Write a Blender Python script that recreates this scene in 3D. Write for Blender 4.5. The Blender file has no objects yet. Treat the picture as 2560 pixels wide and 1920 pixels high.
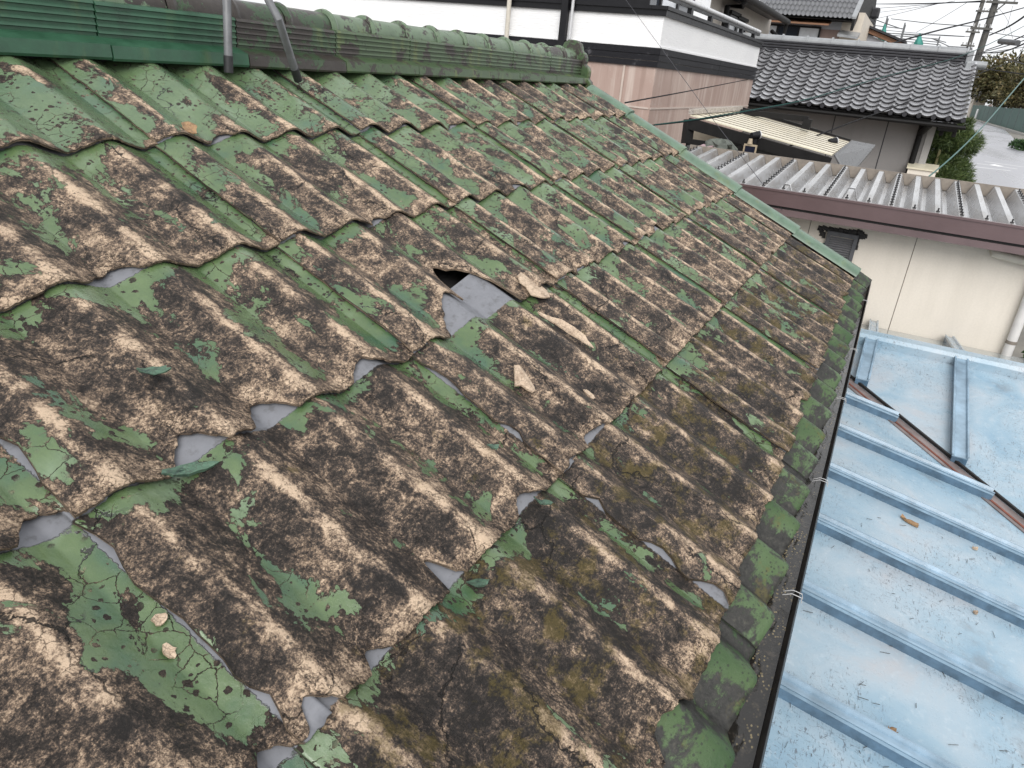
import bpy, math, random
import numpy as np
from mathutils import Vector, Matrix
random.seed(7); rng=np.random.default_rng(11)
SC=bpy.context.scene; COL=SC.collection
PI=math.pi
# ------------------------------------------------------------------ camera, sky, sun, exposure
FPX=1820.0
def _unit(a): return a/np.linalg.norm(a)
def _px(u,v): return np.array([u-1280.0,-(v-960.0),-FPX])
_R=_unit(_px(2300,252)); _L=_px(-2850,-250); _L=_unit(_L-_R*(_L@_R)); _Z=np.cross(_R,_L)
CAM=np.stack([_R,_L,_Z])                      # camera axes -> world axes (x along the ridge, y up the slope, z up)
cd=bpy.data.cameras.new('camera'); cam=bpy.data.objects.new('camera',cd); COL.objects.link(cam)
cd.sensor_width=36.0; cd.sensor_fit='HORIZONTAL'; cd.lens=36.0*FPX/2560.0; cd.clip_start=0.02; cd.clip_end=3000
cam.matrix_world=Matrix([list(CAM[0])+[0],list(CAM[1])+[0],list(CAM[2])+[0],[0,0,0,1]])
SC.camera=cam
W=bpy.data.worlds.new('World'); SC.world=W; W.use_nodes=True
wn=W.node_tree; wn.nodes.clear()
sky=wn.nodes.new('ShaderNodeTexSky'); sky.sky_type='NISHITA'; sky.sun_disc=False
sky.sun_elevation=math.radians(41); sky.sun_rotation=math.radians(246); sky.air_density=1.0; sky.dust_density=4.0; sky.ozone_density=1.0
hs=wn.nodes.new('ShaderNodeHueSaturation'); hs.inputs['Saturation'].default_value=0.12
mx=wn.nodes.new('ShaderNodeMix'); mx.data_type='RGBA'; mx.inputs[0].default_value=0.62
bg=wn.nodes.new('ShaderNodeBackground'); bg.inputs['Strength'].default_value=0.10
wo=wn.nodes.new('ShaderNodeOutputWorld')
wn.links.new(sky.outputs[0],hs.inputs['Color']); wn.links.new(hs.outputs[0],mx.inputs[6])
mx.inputs[7].default_value=(9.6,9.75,10.0,1)   # the even cloud layer
wn.links.new(mx.outputs[2],bg.inputs['Color']); wn.links.new(bg.outputs[0],wo.inputs['Surface'])
sl=bpy.data.lights.new('sun','SUN'); sl.energy=1.25; sl.angle=math.radians(40); sl.color=(1,.97,.93)
so=bpy.data.objects.new('sun',sl); COL.objects.link(so)
so.rotation_euler=Vector((.70,.31,-.66)).to_track_quat('-Z','Y').to_euler()
vs=SC.view_settings; vs.view_transform='Standard'; vs.look='None'; vs.gamma=1; vs.exposure=0.62; vs.use_curve_mapping=False
# ------------------------------------------------------------------ geometry helpers
def ray(u,v): return CAM@_px(u,v)
def onx(u,v,x): d=ray(u,v); return d*(x/d[0])
def ony(u,v,y): d=ray(u,v); return d*(y/d[1])
def onz(u,v,z): d=ray(u,v); return d*(z/d[2])
def onpl(u,v,n,d): r=ray(u,v); return r*(d/(np.array(n)@r))
def zoomer(s,ox,oy): return lambda x,y:(ox+x/s,oy+y/s)
z1=zoomer(2.572,0,0); z2=zoomer(2.127,500,0); z3=zoomer(1.907,1400,0); z4=zoomer(2.676,1760,480); z5=zoomer(2.023,1700,1100)
z6=zoomer(4.148,2040,0); z7=zoomer(3.607,1640,220); z8=zoomer(4.2538,1600,0); z9=zoomer(4.88,2260,180); za=zoomer(4.8087,2100,480); zb=zoomer(3.072,2200,760)
ORG={}
def tag(o,label=None,cat=None,group=None,kind=None):
    if label: o['label']=label
    if cat: o['category']=cat
    if group: o['group']=group
    if kind: o['kind']=kind
    return o
def thing(name,loc,label,cat,group=None):
    o=bpy.data.objects.new(name,None); COL.objects.link(o); o.location=loc; o.empty_display_size=.1
    ORG[o.name]=np.array(loc,float); return tag(o,label,cat,group)
def link(name,me,parent=None,org=None):
    o=bpy.data.objects.new(name,me); COL.objects.link(o)
    if parent is not None: o.parent=parent
    ORG[o.name]=np.array(org if org is not None else (ORG[parent.name] if parent is not None else (0,0,0)),float)
    return o
class MB:
    def __init__(s): s.v=[]; s.f=[]
    def poly(s,pts):
        n=len(s.v); s.v+= [tuple(map(float,p)) for p in pts]; s.f.append(tuple(range(n,n+len(pts))))
    def box(s,lo,hi):
        (a,b,c),(d,e,f)=lo,hi
        s.hexa([(a,b,c),(d,b,c),(d,e,c),(a,e,c)],[(a,b,f),(d,b,f),(d,e,f),(a,e,f)])
    def hexa(s,bot,top):
        n=len(s.v); m=len(bot); s.v+=[tuple(map(float,p)) for p in bot]+[tuple(map(float,p)) for p in top]
        s.f.append(tuple(n+i for i in reversed(range(m)))); s.f.append(tuple(n+m+i for i in range(m)))
        for i in range(m): j=(i+1)%m; s.f.append((n+i,n+j,n+m+j,n+m+i))
    def prism(s,pts,off):
        pts=[np.array(p,float) for p in pts]; s.hexa(pts,[p+np.array(off) for p in pts])
    def bar(s,a,b,w,h,up=(0,0,1)):
        a=np.array(a,float); b=np.array(b,float); d=_unit(b-a); u=np.array(up,float); sd=np.cross(d,u)
        if np.linalg.norm(sd)<1e-6: sd=np.cross(d,np.array([1.,0,0]))
        sd=_unit(sd)*w/2; u=_unit(np.cross(sd,d))*h/2
        s.hexa([a-sd-u,a+sd-u,a+sd+u,a-sd+u],[b-sd-u,b+sd-u,b+sd+u,b-sd+u])
    def tube(s,pts,r,n=8,cap=True,r2=None):
        pts=[np.array(p,float) for p in pts]; m=len(pts); rings=[]; x=None
        for i,p in enumerate(pts):
            t=_unit(pts[min(i+1,m-1)]-pts[max(i-1,0)])
            if x is None: x=np.cross(t,np.array([0,0,1.]) if abs(t[2])<.9 else np.array([1.,0,0]))
            else: x=x-t*(x@t)
            x=_unit(x); y=np.cross(t,x)
            rr=r if r2 is None else r+(r2-r)*i/(m-1)
            base=len(s.v)
            for k in range(n):
                q=p+(x*math.cos(2*PI*k/n)+y*math.sin(2*PI*k/n))*rr; s.v.append(tuple(q))
            rings.append(base)
        for i in range(m-1):
            for k in range(n):
                j=(k+1)%n; s.f.append((rings[i]+k,rings[i]+j,rings[i+1]+j,rings[i+1]+k))
        if cap:
            s.f.append(tuple(rings[0]+k for k in reversed(range(n)))); s.f.append(tuple(rings[-1]+k for k in range(n)))
    def sweep(s,prof,a,b,closed=False):
        """profile points (3-D) carried by the vectors a and b"""
        n=len(s.v); m=len(prof)
        for o in (a,b): s.v+=[tuple(np.array(p,float)+np.array(o)) for p in prof]
        for i in range(m if closed else m-1):
            j=(i+1)%m; s.f.append((n+i,n+j,n+m+j,n+m+i))
        if closed: s.f.append(tuple(n+i for i in reversed(range(m)))); s.f.append(tuple(n+m+i for i in range(m)))
    def grid(s,G):
        n=len(s.v); a,b=G.shape[:2]; s.v+=[tuple(p) for p in G.reshape(-1,3)]
        for i in range(a-1):
            for j in range(b-1): q=n+i*b+j; s.f.append((q,q+1,q+b+1,q+b))
    def mesh(s,name,mat,org,smooth=False):
        me=bpy.data.meshes.new(name); o=np.array(org,float)
        me.from_pydata([tuple(np.array(p)-o) for p in s.v],[],s.f); me.materials.append(mat)
        if smooth: me.polygons.foreach_set('use_smooth',[True]*len(me.polygons))
        me.update(); return me
    def build(s,name,mat,parent=None,smooth=False,org=None,bevel=0,**t):
        og=org if org is not None else (ORG[parent.name] if parent is not None else np.mean(np.array(s.v),axis=0)*np.array([1,1,0])+np.array([0,0,min(p[2] for p in s.v)]))
        o=link(name,s.mesh(name,mat,og,smooth),parent,og)
        if parent is None: o.location=og
        if bevel:
            b=o.modifiers.new('bevel','BEVEL'); b.width=bevel; b.segments=2; b.limit_method='ANGLE'
        if smooth:
            e=o.modifiers.new('edges','EDGE_SPLIT'); e.split_angle=math.radians(40)
        return tag(o,**t)
def copy_part(o,parent,loc):
    c=o.copy(); COL.objects.link(c); c.parent=parent; c.location=loc; ORG[c.name]=ORG[parent.name]; return c
# ------------------------------------------------------------------ material helpers
class G:
    def __init__(s,name):
        s.m=bpy.data.materials.new(name); s.m.use_nodes=True; s.t=s.m.node_tree; s.t.nodes.clear()
    def put(s,sock,val):
        if isinstance(val,bpy.types.NodeSocket): s.t.links.new(val,sock)
        else:
            if sock.type=='RGBA' and not hasattr(val,'__len__'): val=(val,val,val,1)
            elif sock.type=='RGBA' and len(val)==3: val=tuple(val)+(1,)
            elif sock.type=='VECTOR' and not hasattr(val,'__len__'): val=(val,)*3
            sock.default_value=val
    def n(s,t,ins=None,**pr):
        x=s.t.nodes.new('ShaderNode'+t)
        for k,v in pr.items(): setattr(x,k,v)
        for k,v in (ins or {}).items(): s.put(x.inputs[k],v)
        return x
    def m_(s,op,a,b=0.0,c=0.0,cl=False): return s.n('Math',{0:a,1:b,2:c},operation=op,use_clamp=cl).outputs[0]
    def add(s,a,b): return s.m_('ADD',a,b)
    def sub(s,a,b): return s.m_('SUBTRACT',a,b)
    def mul(s,a,b): return s.m_('MULTIPLY',a,b)
    def mad(s,a,b,c): return s.m_('MULTIPLY_ADD',a,b,c)
    def inv(s,a): return s.m_('SUBTRACT',1.0,a)
    def mix(s,f,a,b): return s.n('Mix',{0:f,6:a,7:b},data_type='RGBA').outputs[2]
    def vmul(s,v,k): return s.n('VectorMath',{0:v,1:k},operation='MULTIPLY').outputs[0]
    def vadd(s,v,k): return s.n('VectorMath',{0:v,1:k},operation='ADD').outputs[0]
    def noise(s,v,sc,det=4,ro=.55,di=0.,out=0): return s.n('TexNoise',{'Vector':v,'Scale':sc,'Detail':det,'Roughness':ro,'Distortion':di}).outputs[out]
    def vor(s,v,sc,feat='F1',rnd=1.0): return s.n('TexVoronoi',{'Vector':v,'Scale':sc,'Randomness':rnd},feature=feat)
    def step(s,x,lo,hi,a=0.,b=1.): return s.n('MapRange',{0:x,1:lo,2:hi,3:a,4:b},interpolation_type='SMOOTHSTEP').outputs[0]
    def lin(s,x,lo,hi,a=0.,b=1.): return s.n('MapRange',{0:x,1:lo,2:hi,3:a,4:b}).outputs[0]
    def ramp(s,f,st):
        x=s.n('ValToRGB',{0:f}); e=x.color_ramp.elements
        while len(e)<len(st): e.new(.5)
        for i,(p,c) in enumerate(st): e[i].position=p; e[i].color=tuple(c)+(1,)
        return x.outputs[0]
    def attr(s,name): return s.n('Attribute',attribute_name=name).outputs['Vector']
    def xyz(s,v): return s.n('SeparateXYZ',{0:v}).outputs
    def obj(s): return s.n('TexCoord').outputs['Object']
    def rnd(s): return s.n('ObjectInfo').outputs['Random']
    def bump(s,h,d=1.0,st=1.0): return s.n('Bump',{'Height':h,'Distance':d,'Strength':st}).outputs[0]
    def out(s,col,rough=.5,nor=None,metal=0.,spec=.5,**kw):
        b=s.n('BsdfPrincipled',{'Base Color':col,'Roughness':rough,'Metallic':metal,'Specular IOR Level':spec})
        for k,v in kw.items(): s.put(b.inputs[k.replace('_',' ')],v)
        if nor is not None: s.put(b.inputs['Normal'],nor)
        o=s.n('OutputMaterial'); s.t.links.new(b.outputs[0],o.inputs[0]); return s.m
def plain(name,col,rough=.5,var=.15,sc=6,bump=.0008,metal=0.,spec=.5,bsc=60):
    """a surface of one colour with uneven tone and fine relief"""
    g=G(name); v=g.obj(); n=g.noise(v,sc,5,.6); f=g.noise(v,bsc,3,.6)
    c=g.mix(g.lin(n,.3,.7),tuple(x*(1-var) for x in col),tuple(min(1,x*(1+var)) for x in col))
    return g.out(c,g.lin(n,.3,.7,rough*.85,min(1,rough*1.15)),g.bump(f,bump),metal,spec)
def streaky(name,col,dirt,amount=.5,rough=.5,sc=(9,9,.6),fine=70,bump=.0006,grime=None):
    """a wall with rain streaks that run down it"""
    g=G(name); v=g.obj(); st=g.noise(g.vmul(v,sc),1.0,6,.65); bl=g.noise(v,1.3,4,.6); fn=g.noise(v,fine,3,.6)
    k=g.mul(g.step(g.add(g.mul(st,.65),g.mul(bl,.35)),.46,.64),amount)
    c=g.mix(k,col,dirt)
    c=g.mix(g.lin(fn,.35,.65,0,.12),c,tuple(x*.6 for x in col))
    return g.out(c,rough,g.bump(fn,bump))
# ------------------------------------------------------------------ roof frame
TH=math.radians(24.5)
SV=np.array([0,-math.cos(TH),-math.sin(TH)]); NV=np.array([0,-math.sin(TH),math.cos(TH)])
def P(x,s,h): return np.array([x,0,0])+s*SV+(h-1.0)*NV
PIT=.2095; WA=.040
def wave(x):
    t=((np.asarray(x)-1.42)/PIT)%1.0
    tri=np.abs(2*t-1.0); co=.5+.5*np.cos(2*PI*t)
    tri=np.where(tri>.86,.86+(tri-.86)*.5-(tri-.86)**2*1.2,tri)
    return .72*tri+.28*co
# ------------------------------------------------------------------ materials of the green roof
def tile_material():
    g=G('peeling_green_paint_on_cement'); rc=g.vmul(g.attr('rc'),(1.4,1.4,1.)); a=g.xyz(g.attr('wa')); b=g.xyz(g.attr('wb'))
    cr,sd,te=a[0],a[1],a[2]; cv,gb,mo=b[0],b[1],b[2]
    wrp=g.vadd(rc,g.vmul(g.noise(rc,24,4,.65,out=1),.030))
    big=g.noise(g.vmul(rc,(1,.58,1)),6.5,7,.66,.45)
    f=g.add(big,g.mul(g.sub(gb,.5),.52))
    f=g.add(f,g.mul(g.sub(.45,cr),.09))
    f=g.add(f,g.mul(sd,.035))
    below=g.mul(cv,-1.0)
    f=g.add(f,g.mul(g.step(below,.10,.0),.13))
    f=g.sub(f,g.mul(g.step(te,.075,.0),.16))
    fine=g.noise(rc,55,4,.6)
    f=g.add(f,g.mul(g.sub(fine,.5),.11))
    paint=g.step(f,.500,.506)
    vo=g.vor(wrp,52); vr=g.xyz(vo.outputs['Color'])[0]
    hole=g.step(g.sub(vo.outputs[0],g.mul(g.m_('MAXIMUM',g.sub(vr,.28),0.),.62)),.012,-.012)
    hm=g.step(g.noise(rc,9,2,.5),.34,.48)
    paint=g.mul(paint,g.inv(g.mul(hole,hm)))
    ve=g.vor(wrp,15,'DISTANCE_TO_EDGE').outputs[0]
    cm=g.step(g.noise(g.vadd(rc,(3,7,1)),4.5,3,.5),.47,.56)
    crack=g.mul(g.step(ve,.020,.006),cm)
    paint=g.mul(paint,g.inv(crack))
    bare=g.step(g.add(cv,g.mul(g.sub(fine,.5),.012)),.000,.003); paint=g.mul(paint,g.inv(bare))
    # cement body
    n1=g.noise(g.vmul(rc,(1,.72,1)),27,10,.76,.5); n2=g.noise(rc,120,6,.75); n3=g.noise(rc,7,4,.6)
    n4=g.noise(rc,330,3,.6); t=g.add(g.add(g.mul(n1,.53),g.mul(n2,.38)),g.mul(g.sub(n4,.38),.20)); t=g.add(t,g.mul(g.sub(n3,.5),.30))
    t=g.add(t,g.mul(g.mul(g.step(cr,.82,1.),g.step(n3,.30,.58)),.155)); t=g.add(t,g.mul(g.step(te,.09,.0),.05)); t=g.add(t,-.004)
    t=g.sub(t,g.mul(g.step(mo,.2,1.),.03))
    cem=g.ramp(t,[(.380,(.014,.012,.011)),(.443,(.036,.029,.025)),(.487,(.096,.071,.055)),(.530,(.27,.195,.137)),(.602,(.60,.455,.325))])
    sp=g.vor(wrp,75); spot=g.mul(g.step(sp.outputs[0],.36,.18),g.step(g.noise(rc,11,3,.6),.48,.6))
    cem=g.mix(g.mul(spot,.75),cem,(.02,.018,.019))
    wr2=g.vadd(rc,g.vmul(g.noise(rc,40,5,.7,out=1),.03)); vt=g.vor(wr2,38,'DISTANCE_TO_EDGE').outputs[0]
    tc=g.mul(g.mul(g.step(vt,.040,.008),g.step(t,.50,.55)),g.step(g.noise(rc,16,2,.5),.46,.58))
    cem=g.mix(g.mul(tc,.7),cem,(.05,.036,.028))
    lay=g.m_('FRACT',g.add(g.mul(g.noise(rc,20,5,.6),9.0),g.mul(te,26.)))
    ly=g.mul(g.step(g.m_('ABSOLUTE',g.sub(lay,.5)),.10,.04),g.step(te,.10,.03))
    ly=g.mul(ly,g.step(g.noise(rc,13,2,.5),.44,.52))
    cem=g.mix(g.mul(ly,.8),cem,(.03,.024,.02))
    ms=g.mul(g.step(g.add(g.add(g.noise(rc,9,5,.65),g.mul(g.sub(n2,.5),.35)),g.mul(g.sub(mo,1.),.25)),.50,.62),.55)
    cem=g.mix(ms,cem,g.mix(n2,(.035,.028,.006),(.17,.125,.03)))
    lift=g.mul(g.step(f,.470,.497),g.inv(paint)); cem=g.mix(g.mul(lift,.8),cem,(.030,.024,.020))  # dark outline on cement: shadow of lifted paint edges put into the colour
    vc=g.vor(g.vadd(rc,g.vmul(g.noise(rc,7,5,.65,out=1),.16)),2.1,'DISTANCE_TO_EDGE').outputs[0]
    lc=g.mul(g.step(vc,.0075,.0025),g.step(g.noise(g.vadd(rc,(1,4,2)),3.2,3,.5),.45,.55))
    # paint
    pn=g.noise(rc,4,4,.6); pf=g.noise(g.vmul(rc,(1,.35,1)),60,4,.6)
    pc=g.ramp(pn,[(.34,(.045,.102,.058)),(.46,(.078,.126,.052)),(.56,(.104,.156,.066)),(.68,(.150,.210,.124))])
    pc=g.mix(g.mul(g.step(gb,.45,.75),.4),pc,(.124,.188,.114))
    pc=g.mix(g.lin(pf,.35,.7,0,.28),pc,(.045,.085,.045))
    pc=g.mix(g.mul(g.step(f,.535,.505),.30),pc,(.05,.085,.04))  # paint rim darkened too, shade of its lifted edge in the colour
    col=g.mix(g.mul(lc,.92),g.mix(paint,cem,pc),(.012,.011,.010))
    gy=g.mix(g.noise(rc,30,4,.6),(.145,.15,.165),(.215,.22,.24))
    gy=g.mix(g.mul(g.step(g.noise(rc,26,6,.7),.50,.68),.55),gy,(.085,.085,.085))
    col=g.mix(bare,col,gy)
    h=g.add(g.mul(paint,.0007),g.mul(n1,.0036)); h=g.add(h,g.add(g.mul(n2,.0022),g.mul(n4,.0005))); 
    h=g.sub(h,g.mul(g.mul(g.add(g.mul(crack,.6),tc),g.step(cv,.0,-.004)),.0014)); h=g.sub(h,g.mul(ly,.0018)); h=g.sub(h,g.mul(lc,.003))
    hp=g.add(g.mul(paint,.0009),g.mul(n3,.004)); hh=g.n('Mix',{0:g.m_('MAXIMUM',g.mul(paint,.85),bare),2:h,3:hp},data_type='FLOAT').outputs[0]
    ro=g.add(g.mul(g.inv(paint),.30),g.lin(pf,.3,.7,.12,.28))
    return g.out(col,ro,g.bump(hh,1.4),0.,g.mad(paint,.45,.25))
def eave_material():
    g=G('mossy_green_eave_paint'); rc=g.attr('rc'); a=g.xyz(g.attr('wa'))
    n=g.noise(rc,12,7,.68,.4); n2=g.noise(rc,70,5,.7); n3=g.noise(rc,5,3,.5)
    f=g.add(g.add(g.mul(n,.6),g.mul(n2,.25)),g.mul(n3,.25)); f=g.add(f,g.mul(g.step(a[2],.10,.0),-.02))
    pc=g.ramp(n3,[(.35,(.036,.072,.028)),(.5,(.062,.102,.042)),(.65,(.090,.140,.070))])
    dk=g.ramp(n2,[(.35,(.014,.014,.013)),(.6,(.038,.037,.034)),(.75,(.08,.078,.062))])
    f=g.add(f,g.mul(g.sub(.35,a[0]),.12)); c=g.mix(g.step(f,.47,.54),pc,dk)
    c=g.mix(g.mul(g.step(g.noise(rc,8,5,.7),.58,.68),.6),c,(.10,.085,.025))
    v=g.vor(rc,90); c=g.mix(g.mul(g.step(v.outputs[0],.28,.15),.7),c,(.02,.022,.018))
    return g.out(c,g.lin(n2,.3,.7,.35,.65),g.bump(g.add(g.mul(n2,.0028),g.mul(n,.004))),0.,.3)
def ridge_material(name,base,moss,stain,grit):
    g=G(name); v=g.obj(); n=g.noise(v,9,6,.65,.3); n2=g.noise(v,60,4,.65); st=g.noise(g.vmul(v,(14,14,2)),1.,5,.6)
    c=g.mix(g.lin(n,.35,.65),tuple(x*.75 for x in base),tuple(x*1.25 for x in base))
    c=g.mix(g.mul(g.step(st,.55,.7),.35*moss+.12),c,(.17,.19,.05))
    k=g.step(g.add(g.mul(n,.75),g.mul(n2,.25)),.62-.16*stain,.66-.16*stain)
    dk=g.mix(n2,(.016,.012,.011),(.062,.052,.044))
    c=g.mix(g.mul(k,min(1,stain*2)),c,dk)
    c=g.mix(g.mul(g.step(n2,.60,.70),grit),c,(.03,.035,.022))
    return g.out(c,g.lin(n,.3,.7,.26,.48),g.bump(g.add(g.mul(n2,.0007),g.mul(k,-.0008*min(1,stain*3)))),0.,.5)
M={}
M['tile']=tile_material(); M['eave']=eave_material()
M['ridge_clean']=ridge_material('glossy_dark_green_ridge',(.026,.082,.046),.25,.0,.10)
M['ridge_moss']=ridge_material('mossy_green_ridge',(.058,.096,.044),.9,.66,.6)
M['ridge_dark']=ridge_material('blackened_peeling_ridge',(.045,.085,.040),.5,1.05,.5)
M['cap']=ridge_material('pale_green_cap',(.120,.175,.108),.6,.66,.5)
M['verge']=ridge_material('pale_green_verge',(.100,.160,.112),.35,.22,.2)
M['felt']=plain('black_roofing_felt',(.014,.013,.013),.75,.4,30,.002)
M['wood_dark']=plain('dark_eave_wood',(.05,.04,.033),.6,.3,20,.001)
M['plaster']=streaky('cream_plaster',(.52,.48,.41),(.3,.27,.22),.5)
M['gutter']=plain('dark_brown_gutter_plastic',(.028,.026,.025),.3,.3,25,.0004,0,.3)
def gutter_water():
    g=G('dirty_gutter_water'); v=g.obj(); n=g.noise(v,45,5,.7); q=g.vor(g.vmul(v,(1,1.6,1)),85); yy=g.xyz(v)[1]
    leaf=g.mul(g.step(q.outputs[0],.34,.22),g.step(g.noise(v,9,3,.6),.47,.6))
    c=g.mix(leaf,(.022,.020,.018),(.25,.20,.11)); c=g.mix(g.step(n,.52,.66),c,(.06,.05,.04))
    wv=g.n('TexWave',{'Vector':v,'Scale':26.,'Distortion':6.,'Detail':2.},wave_type='RINGS').outputs[0]
    return g.out(c,g.mad(leaf,.3,.06),g.bump(g.add(g.mul(wv,.0004),g.mul(n,.0006))),0.,.5)
M['water']=gutter_water()
M['wire_clip']=plain('pale_wire',(.42,.42,.42),.35,.1,40,0)
M['rod']=plain('grey_painted_rod',(.13,.133,.14),.4,.2,30,.0004)
M['rod_tip']=plain('black_tape',(.02,.02,.022),.5,.2,40,.0004)
M['tan_flake']=None
def flake(name,a,b,sc=40):
    g=G(name); v=g.obj(); n=g.noise(v,sc,6,.7); e=g.vor(v,sc*2.2,'DISTANCE_TO_EDGE').outputs[0]
    c=g.ramp(n,[(.36,b),(.5,a),(.7,tuple(min(1,x*1.2) for x in a))]); c=g.mix(g.mul(g.step(e,.05,.01),.5),c,(.05,.04,.03))
    return g.out(c,.6,g.bump(g.mul(n,.003)))
M['tan_flake']=flake('tan_cement_flake',(.48,.37,.27),(.30,.215,.15)); M['green_flake']=flake('lifted_green_paint',(.075,.14,.095),(.025,.05,.04))
M['leaf']=flake('dry_leaf',(.33,.20,.10),(.16,.09,.045),60)
# ------------------------------------------------------------------ the green tiled house
X0,PW=.507,.838
EDGE=[-1.462+.4535*i for i in range(-1,5)]       # lower edges, EDGE[0] hides under the ridge
def xverge(s): return 5.055-.05*(s+.5)
house=thing('tiled_house',(2.4,1.2,-3.3),'house under the peeling green corrugated tile roof that fills the photo','house')
HO=ORG[house.name]
def fnoise(seed,freq=(9,21,47,90),amp=(1,.7,.5,.35)):
    r=np.random.default_rng(abs(int(seed))); ph=r.uniform(0,6.28,len(freq)); fr=np.array(freq)*r.uniform(.8,1.2,len(freq))
    return lambda x: sum(a*np.sin(x*f+p) for a,f,p in zip(amp,fr,ph))/sum(amp)
BITE={(0,2):[(.905,.055,.062),(.735,.05,.060),(1.185,.055,.035)],(-1,2):[(.475,.05,.042)],(0,1):[(.905,.07,.034)],(-1,1):[(.30,.05,.03)],
 (1,2):[(1.795,.100,.235),(1.665,.11,.120),(1.57,.04,.05)],(1,3):[(1.573,.05,.035),(1.40,.025,.02)],(0,3):[(.905,.030,.085),(.69,.035,.032),(1.185,.045,.036),(.55,.03,.05)],
 (-1,3):[(.475,.035,.035)],(0,4):[(.985,.075,.062),(.70,.05,.03)],(2,2):[(2.87,.03,.035),(2.40,.03,.02)],(3,2):[(3.3,.05,.05)],(2,1):[(2.65,.03,.03)],(0,0):[(.86,.05,.03)],(1,0):[(1.56,.04,.02)],(1,1):[(1.76,.03,.02)],(3,3):[(3.2,.03,.02)]}
LBITE={(1,4):[(.0,.03,.028),(.17,.05,.03),(.31,.05,.045)],(0,3):[(-.50,.05,.018),(-.30,.10,.014),(-.17,.04,.020)],(0,4):[(.05,.05,.03),(.2,.05,.03)],(1,3):[(-.45,.05,.018),(-.25,.04,.02)],(0,2):[(-.7,.06,.02)]}
GREEN={0:[.52,.50,.72,.66,.58,.54,.54,.50],1:[.26,.24,.42,.54,.54,.52,.52,.46],2:[.28,.31,.35,.41,.52,.53,.50,.40],3:[.40,.38,.31,.36,.41,.46,.45,.36],4:[.42,.42,.25,.28,.36,.37,.34,.18]}
MOSS={0:.0,1:.0,2:.25,3:.5,4:1.}
def attach(me,name,arr):
    at=me.attributes.new(name,'FLOAT_VECTOR','POINT'); at.data.foreach_set('vector',np.ascontiguousarray(arr,dtype=np.float32).ravel())
def slab(name,mat,x0,x1,s0,s1,nu,nv,hfun,t,k,r,gb,mo,cvfun,bites=(),lb=(),rag=.004,sver=None):
    """a corrugated cement sheet with a ragged lower and left edge"""
    u=np.linspace(0,1,nu+1); v=np.linspace(0,1,nv+1)**.8
    fb=fnoise((k+9)*7919+r*131+1); fl=fnoise((k+9)*7919+r*131+2); f3=fnoise((k+9)*7919+r*131+3,(60,110,170,260))
    xr=x0+(x1-x0)*u
    f5=fnoise((k+9)*31+r*17+4,(300,520,700,880)); sb=s1+rag*.8*fb(xr)+rag*.8*f3(xr)+rag*.45*f5(xr)
    for (xc,hw,dp) in bites:
        q=np.abs((xr-xc+.005*f3(xr*1.3))/hw); sb=sb-np.where(q<1,dp*.78*(1-q**2.1)*(1+.35*np.sin((xr-xc)/hw*2.2+k+r))*(1+min(1,.05/dp)*.16*f3(xr+2)+.10*fb(xr*2)),0)
    sn=s0+(s1-s0)*v
    xl=x0+rag*.7*fl(sn)+rag*.4*f3(sn)
    for (sc_,hw,dp) in lb:
        q=np.abs((sn-sc_)/hw); xl=xl+np.where(q<1,.75*dp*(1-q**2.0)*(1+.15*f3(sn)),0)
    X=np.empty((nv+1,nu+1)); S=np.empty_like(X)
    for j in range(nv+1):
        xe=x1 if sver is None else xverge(sn[j])-.03
        X[j]=xl[j]+(xe-xl[j])*u; S[j]=s0+(sb-s0)*v[j]
    Hh=hfun(X,S)
    top=np.zeros((nv+1,nu+1,3)); top[...,0]=X; top+=S[...,None]*SV+(Hh-1.0)[...,None]*NV
    wv=wave(X)
    low=top-t*NV
    n=(nu+1)*(nv+1); V=np.concatenate([top.reshape(-1,3),low.reshape(-1,3)])
    i=np.arange(nv)[:,None]*(nu+1)+np.arange(nu)[None,:]; q=np.stack([i,i+nu+1,i+nu+2,i+1],-1).reshape(-1,4)
    q2=q[:,::-1]+n
    b=nv*(nu+1)+np.arange(nu); e1=np.stack([b,b+n,b+n+1,b+1],-1)
    l=np.arange(nv)*(nu+1); e2=np.stack([l,l+n,l+n+nu+1,l+nu+1],-1)
    rr=l+nu; e3=np.stack([rr,rr+nu+1,rr+n+nu+1,rr+n],-1)
    F=np.concatenate([q,q2,e1,e2,e3])
    me=bpy.data.meshes.new(name); me.vertices.add(len(V)); me.vertices.foreach_set('co',(V-HO).astype(np.float32).ravel())
    me.loops.add(F.size); me.loops.foreach_set('vertex_index',F.ravel().astype(np.int32))
    me.polygons.add(len(F)); me.polygons.foreach_set('loop_start',np.arange(0,F.size,4,dtype=np.int32)); me.polygons.foreach_set('loop_total',np.full(len(F),4,dtype=np.int32))
    sm=np.ones(len(F),bool); sm[2*len(q):]=False; me.polygons.foreach_set('use_smooth',sm)
    me.update(calc_edges=True); me.validate(); me.materials.append(mat)
    rc=np.stack([X,S,np.full_like(X,(k*5+r)*1.37)],-1).reshape(-1,3)
    dx=.004; sd=np.clip(-(wave(X+dx)-wave(X-dx))/(2*dx)*PIT/3.2,-1,1)
    te=(sb[None,:]-S)
    wa=np.stack([wv,sd,te],-1).reshape(-1,3)
    wb=np.stack([cvfun(X,S),np.full_like(X,gb),np.full_like(X,mo)],-1).reshape(-1,3)
    rc2=rc+np.array([0,.02,.3]); wa2=wa.copy(); wb2=wb.copy(); wb2[:,1]=0
    attach(me,'rc',np.concatenate([rc,rc2])); attach(me,'wa',np.concatenate([wa,wa2])); attach(me,'wb',np.concatenate([wb,wb2]))
    return link(name,me,house)
OV=.10
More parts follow.
